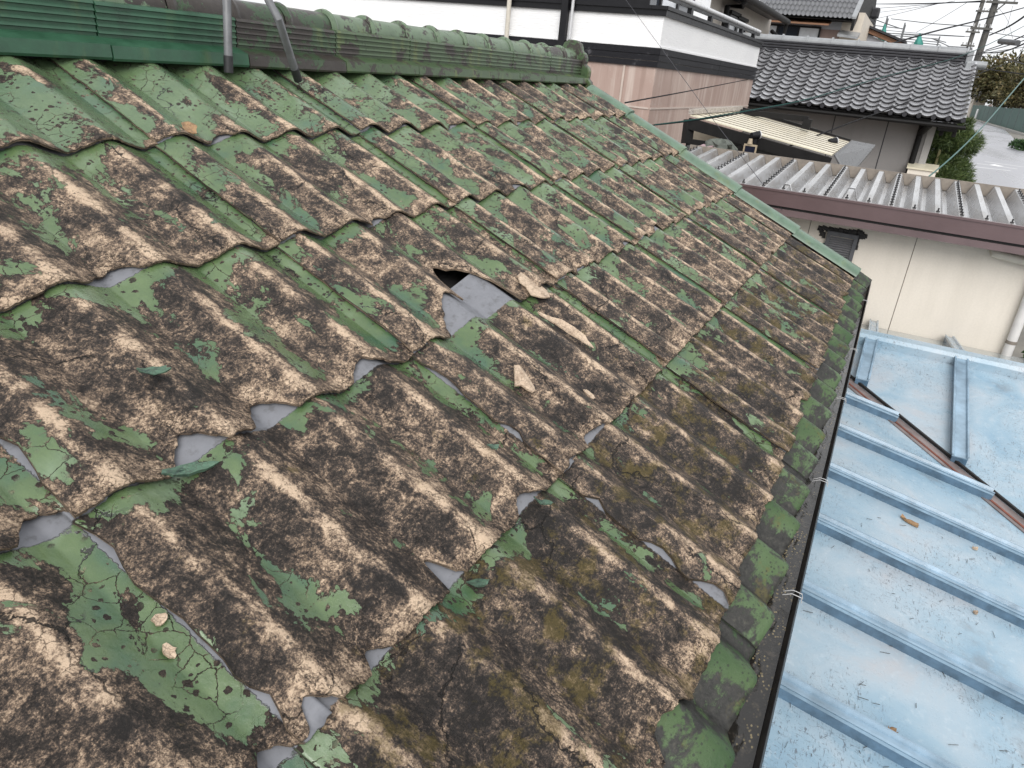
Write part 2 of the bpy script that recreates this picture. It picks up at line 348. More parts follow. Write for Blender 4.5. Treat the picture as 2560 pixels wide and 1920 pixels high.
for k in range(-2,6):
    for r in range(5):
        x0=X0+PW*k; x1=x0+PW+.05
        if k==5: x1=5.02
        ov=.15 if (k,r)==(1,3) else OV; s0=EDGE[r]-ov; s1=EDGE[r+1]
        res=1.0 if k<=2 else (.6 if k==3 else .45)
        nu=int((220 if k<5 else 90)*res); nv=int(18*max(res,.6))
        wob=fnoise(k*31+r*7+5,(2,3.5,6,9)); curl=fnoise(k*17+r*3+1,(6,14,25,40))
        lift=.0165+.004*random.random()
        def hf(X,S,x0=x0,s0=s0,s1=s1,wob=wob,curl=curl,lift=lift):
            t=(S-s0)/(s1-s0)
            side=np.clip(1-(X-x0)/.10,0,1)*.0085-np.clip((X-(x0+PW-.02))/.05,0,1)*.004
            return WA*wave(X)+lift*t+.0025*wob(X*2+S*3)+.004*np.clip(t-.8,0,1)*5*curl(X)+side
        cvf=lambda X,S,s0=s0,x0=x0,ov=ov: np.maximum(ov-.004-(S-s0),X-(x0+PW+.004))
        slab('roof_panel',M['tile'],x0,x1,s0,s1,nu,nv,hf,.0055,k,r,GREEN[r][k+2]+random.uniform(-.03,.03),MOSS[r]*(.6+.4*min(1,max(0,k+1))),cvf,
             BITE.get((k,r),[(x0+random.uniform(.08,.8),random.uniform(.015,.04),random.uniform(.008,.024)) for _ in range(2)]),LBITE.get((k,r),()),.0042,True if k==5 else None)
    # eave starter piece: turned-down lip
    x0=X0+PW*k; x1=x0+PW-.004 if k<5 else 5.02
    def hf(X,S): 
        q=np.clip((S-.425)/.025,0,1); return WA*1.5*wave(X)-.010-.005*q*q
    slab('eave_panel',M['eave'],x0,x1,EDGE[5]-.13,.452,int(120*(1 if k<3 else .5)),16,hf,.017,k,9,.5,1,lambda X,S: X*0-1.,(),(),.0012,True if k==5 else None)
# ---- boarding and felt under the tiles, walls below
mb=MB(); mb.prism([P(-1.2,-2.25,-.030),P(4.98,-2.25,-.030),P(4.98,.38,-.030),P(-1.2,.38,-.030)],-.02*NV); mb.build('roofing_felt',M['felt'],house)
rc_y=2.222; mb=MB()
b0=P(0,-2.28,-.03); mb.prism([(-1.2,b0[1],b0[2]),(5.0,b0[1],b0[2]),(5.0,4.6,b0[2]-(4.6-b0[1])*math.tan(TH)),(-1.2,4.6,b0[2]-(4.6-b0[1])*math.tan(TH))],(0,0,.03)); mb.build('rear_roof_slope',M['ridge_moss'],house)
mb=MB(); mb.box((-1.2,.18,-3.3),(4.7,.26,-1.16)); mb.build('eave_wall',M['plaster'],house)
mb=MB(); e=P(0,.30,-.06); mb.prism([(4.7,.18,-3.3),(4.7,4.3,-3.3),(4.7,4.3,-1.25),(4.7,2.22,-.26),(4.7,.18,e[2]+.0)],(.09,0,0)); mb.build('gable_wall',M['plaster'],house)
mb=MB(); a=P(0,.36,-.03); mb.box((-1.2,a[1],a[2]-.16),(4.98,a[1]+.022,a[2]-.004)); mb.build('fascia_board',M['wood_dark'],house)
# ---- verge tiles
for i in range(5):
    s0=EDGE[i]+.004 if i else -1.80; s1=EDGE[i+1]+.012
    mb=MB(); prof=[(-.125,.034),(-.112,.056),(-.075,.070),(-.03,.074),(.0,.068),(.016,.048),(.020,.02),(.020,-.10),(.008,-.10),(.008,.0)]
    A=[P(xverge(s0)+dx,s0,h-.004) for dx,h in prof]; B=[P(xverge(s1)+dx,s1,h+.010) for dx,h in prof]
    mb.hexa(A,B); mb.build('verge_tile',M['verge'],house,smooth=True)
s0,s1=EDGE[5]+.004,.456; mb=MB()
mb.hexa([P(xverge(s0)+dx,s0,h-.006) for dx,h in prof],[P(xverge(s1)+dx,s1,h-.008) for dx,h in prof]); mb.build('verge_tile',M['eave'],house,smooth=True)
# fix: the eave material reads point attributes, so give that corner piece its own
o=bpy.data.objects['verge_tile.005']; nn=len(o.data.vertices); co=np.empty(nn*3); o.data.vertices.foreach_get('co',co); co=co.reshape(-1,3)
attach(o.data,'rc',np.stack([co[:,0],-co[:,1],co[:,0]*0+9],-1)); attach(o.data,'wa',co*0+.5)
# ---- ridge
YL=2.082
NP=.5155; NX0=1.5015-NP*5
def ridge_prof(dz):
    p=[(0,-.101),(-.004,-.094),(0,-.060),(.012,-.056),(.047,-.043)]
    for c in range(5):
        zb=-.041+c*.0182; p+=[(.0545,zb),(.0545,zb+.0080),(.0490,zb+.0098),(.0545,zb+.0182)]
    p+=[(.078,.054),(.14,.056)]
    return p
for i in range(12):
    xa=NX0+NP*i; xb=xa+NP-.004
    if xb<-.9: continue
    if i==11: xb=5.10
    if xa>5.0: break
    mat=M['ridge_clean'] if i<6 else (M['ridge_dark'] if i==6 else M['ridge_moss'])
    for side in (1,-1):
        mb=MB(); pr=ridge_prof(0); j=random.uniform(-.0035,.0035); tl=random.uniform(-.002,.002)
        f=lambda q:(YL+q[0]+j) if side>0 else 2*rc_y-(YL+q[0])
        A=[(0,f(q),q[1]+j*.5) for q in pr]; B=[(0,f(q),q[1]+j*.5+tl) for q in pr]
        n0=len(mb.v)
        # upturned rim where the next piece laps
        mb.sweep(A,(xa,0,0),(xb,0,tl)); 
        ent=[(0,y,z) for _,y,z in A]+[(0,f((.14,0)),-.10)]
        mb.poly([(xa,y,z) for _,y,z in ent]); mb.poly([(xb,y,z+tl) for _,y,z in reversed(ent)])
        mb.build('ridge_board',mat,house)
CPx=NP/2
for i in range(0,25):
    xa=NX0+CPx*i+.01
    if xa<-.7 or xa>5.0: continue
    xb=min(xa+CPx-.004,5.1); mat=M['cap'] if xa>2.3 or xa<1.75 else M['ridge_dark']
    mb=MB(); R0=.061
    arc=lambda r,dz=0.:[(0,rc_y-r*math.cos(t)*1.0,.050+dz+r*math.sin(t)) for t in np.linspace(-.12,PI+.12,15)]
    mb.sweep(arc(R0),(xa+.014,0,0),(xb,0,0))
    for (ra,rb,xx,xy) in ((R0,R0+.011,xa,xa+.004),(R0+.011,R0+.014,xa+.004,xa+.016),(R0+.014,R0+.010,xa+.016,xa+.030),(R0+.010,R0,xa+.030,xa+.034)):
        a=arc(ra); b=arc(rb); n=len(mb.v); m=len(a)
        mb.v+=[(xx,p[1],p[2]) for p in a]+[(xy,p[1],p[2]) for p in b]
        mb.f+=[(n+q,n+q+1,n+m+q+1,n+m+q) for q in range(m-1)]
    mb.build('ridge_cap',mat,house,smooth=True)
half=[(0,.172),(.035,.168),(.062,.150),(.074,.122),(.078,.105),(.102,.092),(.116,.066),(.117,.040),(.112,.022),(.138,.008),(.150,-.018),(.150,-.050),(.146,-.064),(.170,-.085),(.178,-.12),(.178,-.175),(.1,-.175)]
mb=MB(); out=[(5.102,rc_y-d,z) for d,z in half]+[(5.102,rc_y+d,z) for d,z in reversed(half[1:])]
mb.prism(out,(.048,0,0)); et=mb.build('ridge_end_tile',M['ridge_moss'],house,bevel=.006)
mb=MB(); inn=[(5.150,rc_y-d*.72,z*.72+.0) for d,z in half]+[(5.150,rc_y+d*.72,z*.72) for d,z in reversed(half[1:])]
mb.prism(inn,(.012,0,0)); mb.build('raised_scroll',M['ridge_moss'],et,bevel=.004)
# ---- gutter along the eave
gx0,gx1=-.4,5.30
def gy(x): return -.060+.0075*(x-.0)
mb=MB(); gp=[(.115,.020),(.112,-.045),(.095,-.068),(.030,-.068),(.006,-.045),(.0,-.004),(-.006,.004),(-.010,-.002),(-.006,-.045),(.024,-.076),(.10,-.076),(.122,-.05),(.122,.02)]
zt=-1.128
mb.sweep([(0,gy(gx0)+a,zt+b) for a,b in gp],(gx0,0,0),(gx1,gy(gx1)-gy(gx0),0),closed=True); gut=mb.build('rain_gutter',M['gutter'],house,smooth=True)
mb=MB(); mb.prism([(gx1,gy(gx1)+a,zt+b) for a,b in [(-.008,.006),(.12,.02),(.12,-.05),(.1,-.074),(.024,-.074),(-.006,-.04)]],(.012,0,0)); mb.build('gutter_end_cap',M['gutter'],gut)
mb=MB(); mb.prism([(gx0,gy(gx0)+.004,zt-.026),(gx1-.002,gy(gx1)+.004,zt-.026),(gx1-.002,gy(gx1)+.110,zt-.026),(gx0,gy(gx0)+.110,zt-.026)],(0,0,-.004)); mb.build('gutter_water',M['water'],gut)
for x in (1.62,2.26,3.02,3.72,4.75):
    mb=MB()
    for d in (-.008,.008):
        y=gy(x); mb.tube([(x+d,y+.030,zt-.002),(x+d,y+.010,zt+.010),(x+d,y-.012,zt+.008),(x+d,y-.016,zt-.006)],.0013,5)
    mb.build('gutter_clip',M['wire_clip'],gut,smooth=True)
# ------------------------------------------------------------------ loose pieces lying on the roof
def curled(name,mat,x,s,lx,ls,h,bend,rot,label,cat,t=.004,seed=1,lift=.0):
    """a thin broken flake, irregular in outline and bent"""
    r=np.random.default_rng(seed); n=14; ang=np.linspace(0,2*PI,n,endpoint=False)+r.uniform(-.15,.15,n); rad=r.uniform(.72,1.1,n)
    rings=[np.zeros((1,2))]+[np.stack([np.cos(ang)*rad*q,np.sin(ang)*rad*q],-1) for q in (.5,1.)]
    pts=np.concatenate(rings); V=[]
    base=float(wave(x)*WA)+.020+h
    c,sn=math.cos(rot),math.sin(rot)
    for dz in (0,-t):
        for a,b in pts:
            px,ps=a*lx/2,b*ls/2; hh=bend*(a*a)+lift*b+r.uniform(-.0012,.0012)
            V.append(P(x+px*c-ps*sn,s+px*sn+ps*c,base+hh+dz))
    F=[]; m=len(pts)
    for i in range(n):
        j=(i+1)%n; F+=[(0,1+i,1+j),(1+i,1+n+i,1+n+j,1+j),(m,m+1+j,m+1+i),(m+1+i,m+1+j,m+1+n+j,m+1+n+i),(1+n+i,m+1+n+i,m+1+n+j,1+n+j)]
    mb=MB(); mb.v=[tuple(p) for p in V]; mb.f=F; return mb.build(name,mat,None,label=label,cat=cat)
curled('tile_flake',M['tan_flake'],1.550,-.335,.060,.085,.016,-.014,.3,'pale curled tile flake standing off the roof below the broken hole','tile flake',seed=3,lift=-.008)
curled('tile_flake',M['tan_flake'],1.915,-.385,.045,.20,.010,.010,-.12,'long tan splinter of tile lying downslope right of the broken hole','tile flake',seed=5,lift=.004)
curled('tile_flake',M['tan_flake'],2.01,-.575,.10,.15,.004,-.010,.15,'broad crumbling tan tile slab lying just right of the broken hole','tile flake',seed=8)
curled('paint_flake',M['green_flake'],.765,-.735,.060,.035,.014,.008,.35,'dark green curled paint flake on the brown tile near the left edge','paint flake',.003,11,.008)
curled('paint_flake',M['green_flake'],.700,-.548,.095,.022,.004,.003,.30,'long green tile sliver lying across a bare grey gap','paint flake',.006,13)
curled('tile_chip',M['tan_flake'],.480,-.318,.017,.026,-.004,.002,.2,'small oval tan chip beside the joint near the lower left corner','tile chip',.004,17)
curled('tile_chip',M['tan_flake'],.497,-.362,.022,.018,-.004,.003,.2,'angular tan chip caught in the joint above the oval chip','tile chip',.004,19)
curled('tile_chip',M['tan_flake'],1.735,-.20,.022,.040,-.002,.002,.2,'narrow tan chip in the green valley right of the curled flake','tile chip',.004,23)
curled('dry_leaf',M['leaf'],1.475,-1.50,.045,.07,.006,.008,.5,'tan dry leaf stuck on green paint below the clean ridge','leaf',.002,29)
curled('paint_curl',M['green_flake'],.925,-.075,.050,.030,.002,.012,.5,'crumpled dark green paint curl at the corner of four tiles','paint curl',.003,31,.012)
curled('paint_curl',M['green_flake'],1.225,-.245,.030,.024,.004,.006,.4,'small oval green paint curl at the end of a green streak','paint curl',.003,37,.004)
curled('paint_curl',M['green_flake'],1.19,-.09,.040,.032,.002,.010,.9,'folded green paint curl below the cracked tan tile end','paint curl',.003,41,.01)
# ------------------------------------------------------------------ grey metal stand over the ridge
st=thing('antenna_stand',(2.05,2.222,.05),'grey metal rod stand straddling the roof ridge, two legs with black tips','stand')
f1=P(1.865,-1.79,.062); f2=P(2.150,-1.755,.062)
hub=ony(600,-330,2.222)
t1=ony(*z1(1460,0),1.97); 
for nm,ft,mid in (('leg',f1,ony(*z1(1458,-10),2.02)),('leg',f2,ony(*z1(1790,120),1.93))):
    mb=MB(); e2=ony(*z1(1725,0),1.99) if ft is f2 else mid
    pts=[ft,mid,hub] if ft is f1 else [ft,mid,e2,e2*.6+hub*.4+np.array([.0,0,.02]),hub]
    d=_unit(np.array(mid)-ft); lg=None
    mb.tube(pts,.0135,10); lg=mb.build(nm,M['rod'],st,smooth=True)
    mb=MB(); mb.tube([ft-d*.006,ft+d*.045],.0150,10); mb.build('tip',M['rod_tip'],lg,smooth=True)
for sx in (-.12,.16):
    mb=MB(); mb.tube([hub,(hub[0]+sx,2.70,-.24)],.0135,10); mb.build('leg',M['rod'],st,smooth=True)
mb=MB(); mb.tube([hub-np.array([0,0,.05]),hub+np.array([0,0,.9])],.018,10); mb.build('mast',M['rod'],st,smooth=True)
# ------------------------------------------------------------------ ground, road
GZ=-3.3
def road_material():
    g=G('wet_grey_asphalt'); v=g.obj(); n=g.noise(g.vmul(v,(.05,.22,1)),.9,3,.55); n2=g.noise(v,9,5,.7); cr=g.step(g.noise(g.vmul(v,(.16,.03,1)),1.2,4,.6,.4),.58,.66)
    c=g.ramp(n,[(.35,(.22,.22,.24)),(.55,(.26,.26,.285)),(.7,(.29,.29,.315))]); c=g.mix(g.mul(cr,.25),c,(.14,.14,.15))
    return g.out(c,g.lin(n,.35,.65,.22,.34),None,0.,.6)
M['road']=road_material()
M['ground']=plain('damp_gravel_ground',(.16,.15,.13),.8,.3,1.5,.006,bsc=25)
M['kerb']=plain('weathered_concrete',(.30,.29,.27),.75,.25,4,.002)
M['paint_white']=plain('worn_white_road_paint',(.72,.72,.72),.5,.12,5,.0005)
mb=MB(); mb.poly([(-60,-900,GZ),(2000,-900,GZ),(2000,900,GZ),(-60,900,GZ)]); mb.build('ground',M['ground'],org=(0,0,GZ),kind='structure')
# a broad wet lane that opens beyond the grey house
road_px=[z9(760,566),z9(1230,705),z9(1320,790),z9(1464,965),z9(1700,1330),z9(2000,2050),z9(-100,2050),z9(-60,760),z9(420,560)]
mb=MB(); mb.poly([onz(*p,GZ+.004) for p in reversed(road_px)]); mb.build('road',M['road'],org=(0,0,GZ+.004),kind='structure')
mb=MB(); ka,kb=onz(*z9(740,556),GZ),onz(*z9(1600,815),GZ); mb.bar(ka+np.array([0,0,.09]),kb+np.array([0,0,.09]),.5,.3); mb.build('kerb',M['kerb'],org=(0,0,GZ),kind='structure')
rp=[]
for (p,q,w) in ((z9(890,1115),z9(1385,1182),.16),(z9(985,1092),z9(1464,1160),.16),(z9(720,1140),z9(1300,1205),.16)):
    a,b=onz(*p,GZ+.008),onz(*q,GZ+.008); rp.append((a,b,w))
for a,b,w in rp:
    mb=MB(); dx=np.array([w,0,0]); mb.poly([a-dx,b-dx,b+dx,a+dx]); mb.build('road_line',M['paint_white'],org=(0,0,GZ+.008),kind='structure')
c_=onz(*z9(1128,1140),GZ+.012); mb=MB(); mb.poly([c_+np.array(q) for q in ((-1.0,0,0),(0,-.42,0),(1.0,0,0),(0,.42,0))]); mb.build('road_diamond',M['paint_white'],org=(0,0,GZ+.012),kind='structure')
# ------------------------------------------------------------------ blue sheet-metal annex
def blue_material():
    g=G('wet_faded_blue_sheet_metal'); v=g.obj(); n=g.noise(v,2.6,6,.62,.4); n2=g.noise(v,26,6,.7); 
    sc=g.noise(g.vmul(v,(34,120,60)),1.,4,.7,1.2); sb=g.noise(g.vmul(v,(150,40,60)),1.,4,.7,1.2); rg=g.noise(v,3.2,4,.6)
    c=g.ramp(n,[(.32,(.215,.335,.43)),(.45,(.275,.385,.465)),(.58,(.345,.425,.485)),(.72,(.39,.41,.435))])
    c=g.mix(g.mul(g.step(n2,.55,.68),.35),c,(.50,.57,.62))
    s=g.mul(g.step(g.m_('MAXIMUM',sc,g.mul(sb,.97)),.585,.62),g.step(rg,.42,.58)); c=g.mix(g.mul(s,.72),c,(.08,.085,.10))
    dd=g.step(g.noise(g.vadd(v,(5,2,0)),2.2,6,.7),.57,.70); c=g.mix(g.mul(dd,.40),c,(.15,.15,.155))
    return g.out(c,g.lin(n2,.3,.7,.22,.42),g.bump(g.add(g.mul(n2,.0006),g.mul(n,.004))),0.,.5)
M['blue']=blue_material()
M['blue_shaded_side']=plain('blue_batten_shaded_side',(.080,.140,.205),.24,.4,14,.0006)  # batten body painted darker for its shaded, dimly reflecting sides
M['blue_lit_top']=plain('wet_blue_batten_lit_top',(.22,.315,.40),.18,.3,9,.0004)  # lighter batten top: brighter sky reflection painted into the colour
M['grey_sheet']=plain('wet_grey_green_sheet',(.30,.33,.33),.10,.15,3,.0008,bsc=9)
M['valley']=plain('brownish_valley_metal',(.20,.165,.16),.4,.45,5,.001)
M['rust']=plain('rusty_edge',(.16,.05,.03),.6,.4,20,.001)
CB=1.6; TA=.17; K_=CB/1.5
nA=(0,-TA,1); dA=-CB+TA*.05
V1=onpl(*z4(960,1250),nA,dA); V3=onpl(*z5(1740,420),nA,dA)
TB=(V1[2]-V3[2])/(V1[0]-V3[0]); nB=(-TB,0,1); dB=V1[2]-TB*V1[0]
sl_=(V1[0]-V3[0])/(V1[1]-V3[1])
def xv(y): return V1[0]+sl_*(y-V1[1])
def yv(x): return V1[1]+(x-V1[0])/sl_
def zA(y): return -CB+TA*(y+.05)
def zB(x): return dB+TB*x
rg_=onpl(*z4(1500,1085),nB,dB); XR=rg_[0]; ZR=zB(XR)
YT=.10; YE=-2.3
ann=thing('blue_roof_annex',(3.0,-1.0,GZ),'low annex with the pale blue sheet-metal roof beside the gutter','annex')
seams=[onpl(*p,nA,dA)[0] for p in (z5(485,1260),z5(595,775),z5(675,440),z5(735,185),z4(880,1600),z4(925,1390))]
pitch=float(np.mean(np.diff(sorted(seams)))); s_first=min(seams)
xs=[s_first+pitch*i for i in range(-2,6)]
for i in range(-1,len(xs)):
    xa=xs[i] if i>=0 else xs[0]-pitch; xb=xs[i+1] if i+1<len(xs) else xv(YT)-.02
    if xb<=xa: continue
    ya,yb=max(YE,yv(xa)),max(YE,yv(xb)); yb=min(yb,YT); ya=min(ya,YT)
    pts=[(xa,YT),(xa,ya)]
    if ya<=YE+1e-6 and yb>YE: pts.append((xv(YE),YE))
    pts.append((xb,yb))
    if yb<YT-1e-3: pts.append((xb,YT))
    mb=MB(); mb.prism([(x+(.002 if j else .002),y,zA(y)) for j,(x,y) in enumerate(pts)],(0,0,-.006)); mb.build('roof_sheet',M['blue'],ann)
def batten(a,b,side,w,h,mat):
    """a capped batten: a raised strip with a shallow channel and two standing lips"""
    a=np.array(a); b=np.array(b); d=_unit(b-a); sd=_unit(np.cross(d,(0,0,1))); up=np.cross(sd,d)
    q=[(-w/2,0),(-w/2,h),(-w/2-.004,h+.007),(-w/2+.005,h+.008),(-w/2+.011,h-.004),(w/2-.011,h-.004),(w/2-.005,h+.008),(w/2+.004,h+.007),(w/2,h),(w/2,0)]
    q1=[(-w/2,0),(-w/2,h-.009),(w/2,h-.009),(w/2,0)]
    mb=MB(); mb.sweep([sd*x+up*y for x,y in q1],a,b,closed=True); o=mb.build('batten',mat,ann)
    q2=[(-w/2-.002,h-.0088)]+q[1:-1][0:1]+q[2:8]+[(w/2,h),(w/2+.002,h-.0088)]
    mb=MB(); mb.sweep([sd*x+up*y for x,y in q2],a+d*.001,b-d*.001,closed=True); mb.build('batten_cap',M['blue_lit_top'],o); return o
for x in xs[:]:
    ye=max(YE-.02,yv(x-.05)+.10)
    if ye>-.02: continue
    batten((x,YT,zA(YT)),(x,ye,zA(ye)),0,.050,.044,M['blue_shaded_side'])
ybs=[np.mean([onpl(*p,nB,dB)[1] for p in q]) for q in ((z4(1060,1060),z4(1140,1080)),(z4(1660,1210),z4(1750,1225)))]
pb=ybs[0]-ybs[1]; yb_=[ybs[0]+pb]+[ybs[0]-pb*i for i in range(0,5)]
for i in range(len(yb_)-1):
    ya,yb=yb_[i],yb_[i+1]; ya=min(ya,YT)
    mb=MB(); mb.prism([(xv(ya)+.02,ya,zB(xv(ya)+.02)),(xv(yb)+.02,yb,zB(xv(yb)+.02)),(XR,yb,ZR),(XR,ya,ZR)],(0,0,-.006)); mb.build('roof_sheet',M['blue'],ann)
for y in yb_[1:]:
    xe=xv(y-.03)+.07; batten((xe,y,zB(xe)),(XR-.03,y,zB(XR-.03)),0,.072,.05,M['blue_shaded_side'])
mb=MB(); rb=[(XR-.075,zB(XR-.075)),(XR-.075,zB(XR-.075)+.05),(XR-.06,ZR+.062),(XR+.03,ZR+.066),(XR+.05,ZR+.05),(XR+.05,ZR-.01)]
mb.sweep([(x,0,z) for x,z in rb],(0,YT,0),(0,YE,0),closed=True); mb.build('ridge_flashing',M['blue'],ann)
XW=onpl(*z4(1560,990),(TB,0,1),ZR+TB*XR)[0]
def zK(x): return ZR-TB*(x-XR)
mb=MB(); mb.prism([(XR+.03,YT,zK(XR+.03)),(XR+.03,YE,zK(XR+.03)),(XW-.004,YE,zK(XW)),(XW-.004,YT,zK(XW))],(0,0,-.01)); mb.build('rear_roof_sheet',M['grey_sheet'],ann)
for y in yb_[1:]: batten((XR+.04,y,zK(XR+.04)),(XW-.03,y,zK(XW-.03)),0,.055,.05,M['blue_shaded_side'])
nrm=_unit(np.array([1,-sl_*0-0,0])*1.0)
mb=MB(); dv=_unit(np.array([sl_,1,0])); px=np.array([dv[1],-dv[0],0])
for (o0,o1,zz,mt,nm) in ((-.085,.012,.006,'valley','valley_flashing'),(.012,.024,.022,'felt','valley_sealant'),(-.060,-.045,.010,'rust','rust_line')):
    mb=MB(); q=[]
    for (y,o_) in ((YT-.05,o0),(YT-.05,o1),(YE,o1),(YE,o0)):
        p=np.array([xv(y),y,0])-px*-1*o_; q.append((p[0],p[1],max(zA(p[1]),zB(p[0]))+zz))
    mb.prism(q,(0,0,-.014)); mb.build(nm,M[mt],ann)
mb=MB(); mb.box((.1,YE+.15,GZ),(XW-.1,YE+.25,-2.06)); mb.build('wall',M['plaster'],ann)
mb=MB(); mb.box((.1,YE+.25,GZ),(.2,.1,-2.06)); mb.build('wall',M['plaster'],ann)
# needles and twigs washed on to the sheets
def needles():
    mb=MB(); r=np.random.default_rng(5)
    for _ in range(130):
        cx=r.normal(0,.12); y=-.1-1.6*r.random()**1.2; x=.9+3.2*r.random()
        if r.random()<.55: x,y=[(1.9,-.35),(2.6,-.32),(2.15,-.75),(3.0,-.5),(1.5,-.55),(1.75,-.25)][r.integers(6)]+r.normal(0,.13,2)
        z=zA(y)
        if x>xv(y)-.08: z=zB(x); 
        if abs(x-xv(y))<.12 or y>-.08: continue
        l=r.uniform(.008,.036); t=r.uniform(-.6,1.3); w=r.uniform(.00035,.0007); d=np.array([math.cos(t)*l,-math.sin(t)*l,0]); sd=np.array([math.sin(t)*w,math.cos(t)*w,0])
        if x>xv(y): d[2]=TB*d[0]
        else: d[2]=TA*d[1]
        p=np.array([x,y,z+.003]); mb.hexa([p-sd,p+sd,p+d+sd,p+d-sd],[q+np.array([0,0,.0015]) for q in (p-sd,p+sd,p+d+sd,p+d-sd)])
    return mb
M['needle']=plain('dark_needles',(.05,.042,.032),.6,.3,30,0)
needles().build('needle_litter',M['needle'],label='dark pine needles and twigs scattered on the blue roof',cat='needles',kind='stuff')
def on_blue(name,mat,x,y,lx,ly,rot,label,cat,seed):
    r=np.random.default_rng(seed); n=12; z=zA(y) if x<xv(y) else zB(x); mb=MB(); c,s=math.cos(rot),math.sin(rot); R1=[]
    for i in range(n):
        a=2*PI*i/n; q=r.uniform(.75,1.1); px,py=math.cos(a)*lx/2*q,math.sin(a)*ly/2*q; R1.append((x+px*c-py*s,y+px*s+py*c,0))
    up=[(p[0],p[1],zA(p[1])+.012+.008*math.sin(4*i)) for i,p in enumerate(R1)]; dn=[(p[0],p[1],zA(p[1])+.004) for p in R1]
    mb.hexa(dn,up); return mb.build(name,mat,label=label,cat=cat)
lp=onpl(*z5(1160,420),nA,dA); on_blue('dead_leaf',M['leaf'],lp[0],lp[1],.032,.085,-.25,'curled brown dead leaf beside a blue roof seam','leaf',3)
lp=onpl(*z5(1070,1480),nA,dA); on_blue('dead_leaf',M['leaf'],lp[0],lp[1]+.0,.022,.032,.3,'small pink-brown leaf scrap lodged against the lowest blue seam','leaf',6)
lp=onpl(*z5(1490,880),nA,dA); on_blue('tile_chip',M['tan_flake'],lp[0],lp[1],.016,.016,.3,'tiny tan chip in the middle of a blue roof sheet','tile chip',7)
lp=onpl(*z5(1490,556),nA,dA); on_blue('tile_chip',M['tan_flake'],lp[0],lp[1],.012,.026,.3,'thin tan sliver on the blue sheet above the tiny chip','tile chip',9)
# ------------------------------------------------------------------ workshop with folded-plate roof
M['cream']=streaky('cream_wall_panel',(.72,.66,.58),(.52,.47,.40),.30,.55,(3,3,.5))
M['fascia']=plain('dark_brown_painted_fascia',(.118,.078,.080),.35,.12,3,.0004)
M['fascia2']=plain('dull_brown_fascia',(.13,.09,.092),.45,.15,3,.0004)
M['galv']=None
def galv():
    g=G('wet_galvanised_folded_plate'); v=g.obj(); n=g.noise(g.vmul(v,(.8,5,5)),1.2,3,.55); n2=g.noise(v,4,3,.6)
    c=g.ramp(n,[(.35,(.36,.36,.365)),(.5,(.44,.44,.445)),(.68,(.52,.52,.53))]); c=g.mix(g.mul(g.step(g.noise(g.vmul(v,(1.,9,3)),1.6,4,.6),.50,.62),.5),c,(.24,.215,.19))
    return g.out(c,g.lin(n2,.3,.7,.2,.30),None,.4,.5)
M['galv']=galv(); M['bolt']=plain('black_bolt',(.02,.02,.022),.4,.2,40,0); M['louvre']=plain('dark_grey_louvre',(.085,.087,.095),.45,.2,20,.0005)
M['mastic']=plain('black_mastic',(.022,.021,.022),.6,.4,15,.003); M['joint']=plain('brown_wall_joint',(.22,.19,.16),.7,.2,20,.0005)
M['downpipe']=plain('white_downpipe',(.62,.60,.58),.35,.08,8,.0003); M['cream_pipe']=plain('cream_pipe',(.56,.52,.45),.35,.1,8,.0003)
wk=thing('workshop',(XW+1.0,.5,GZ),'cream-walled workshop with brown fascia and ribbed grey metal roof','workshop')
XF=XW-.225*K_
fz=[onx(*z3(1455,970),XF)[2],onx(*z4(1290,225),XF)[2],onx(*z4(1290,300),XF)[2]]
ztop=onx(*z3(1455,970),XF)[2]; zmid=np.mean([onx(*z4(430,85),XF)[2],onx(*z4(2140,365),XF)[2]]); zbot=onx(*z4(2140,425),XF)[2]
yR_w=onx(*z4(2105,850),XW)[1]-.03*K_; yRoofR=onx(*za(2212,300),XF)[1]-.35; yL_w=2.6
mb=MB(); mb.box((XF,yRoofR,zmid+.006),(XF+.03,yL_w,ztop)); mb.box((XF-.006,yRoofR,ztop-.010),(XF+.034,yL_w,ztop+.006)); mb.build('upper_fascia',M['fascia'],wk)
mb=MB(); mb.box((XF+.018,yRoofR,zmid-.012),(XF+.03,yL_w,zmid+.004)); mb.build('fascia_groove',M['felt'],wk)
mb=MB(); mb.box((XF+.010,yRoofR,zbot),(XF+.04,yL_w,zmid-.014)); mb.build('lower_fascia',M['fascia2'],wk)
mb=MB(); mb.box((XF+.042,yRoofR+.02,zbot+.01),(XW+.15,yL_w,zbot+.03)); mb.build('soffit',M['fascia2'],wk)
ypl=onx(*z4(1230,930),XW)[1]; ypr=onx(*z4(715,200),XW)[1]
js=[yR_w,ypl,ypr,ypr+(ypr-ypl),yL_w]
for a,b in zip(js[:-1],js[1:]):
    mb=MB(); mb.box((XW,a+.003,GZ),(XW+.05,b-.003,zbot+.008)); mb.build('wall_panel',M['cream'],wk)
mb=MB(); mb.box((XW+.006,yR_w+.01,GZ),(XW+.045,yL_w,zbot)); mb.build('wall_backing',M['joint'],wk)
mb=MB(); mb.box((XW+.06,yR_w,GZ),(XW+1.9,yR_w+.05,ztop-.02)); mb.build('side_wall',M['cream'],wk)
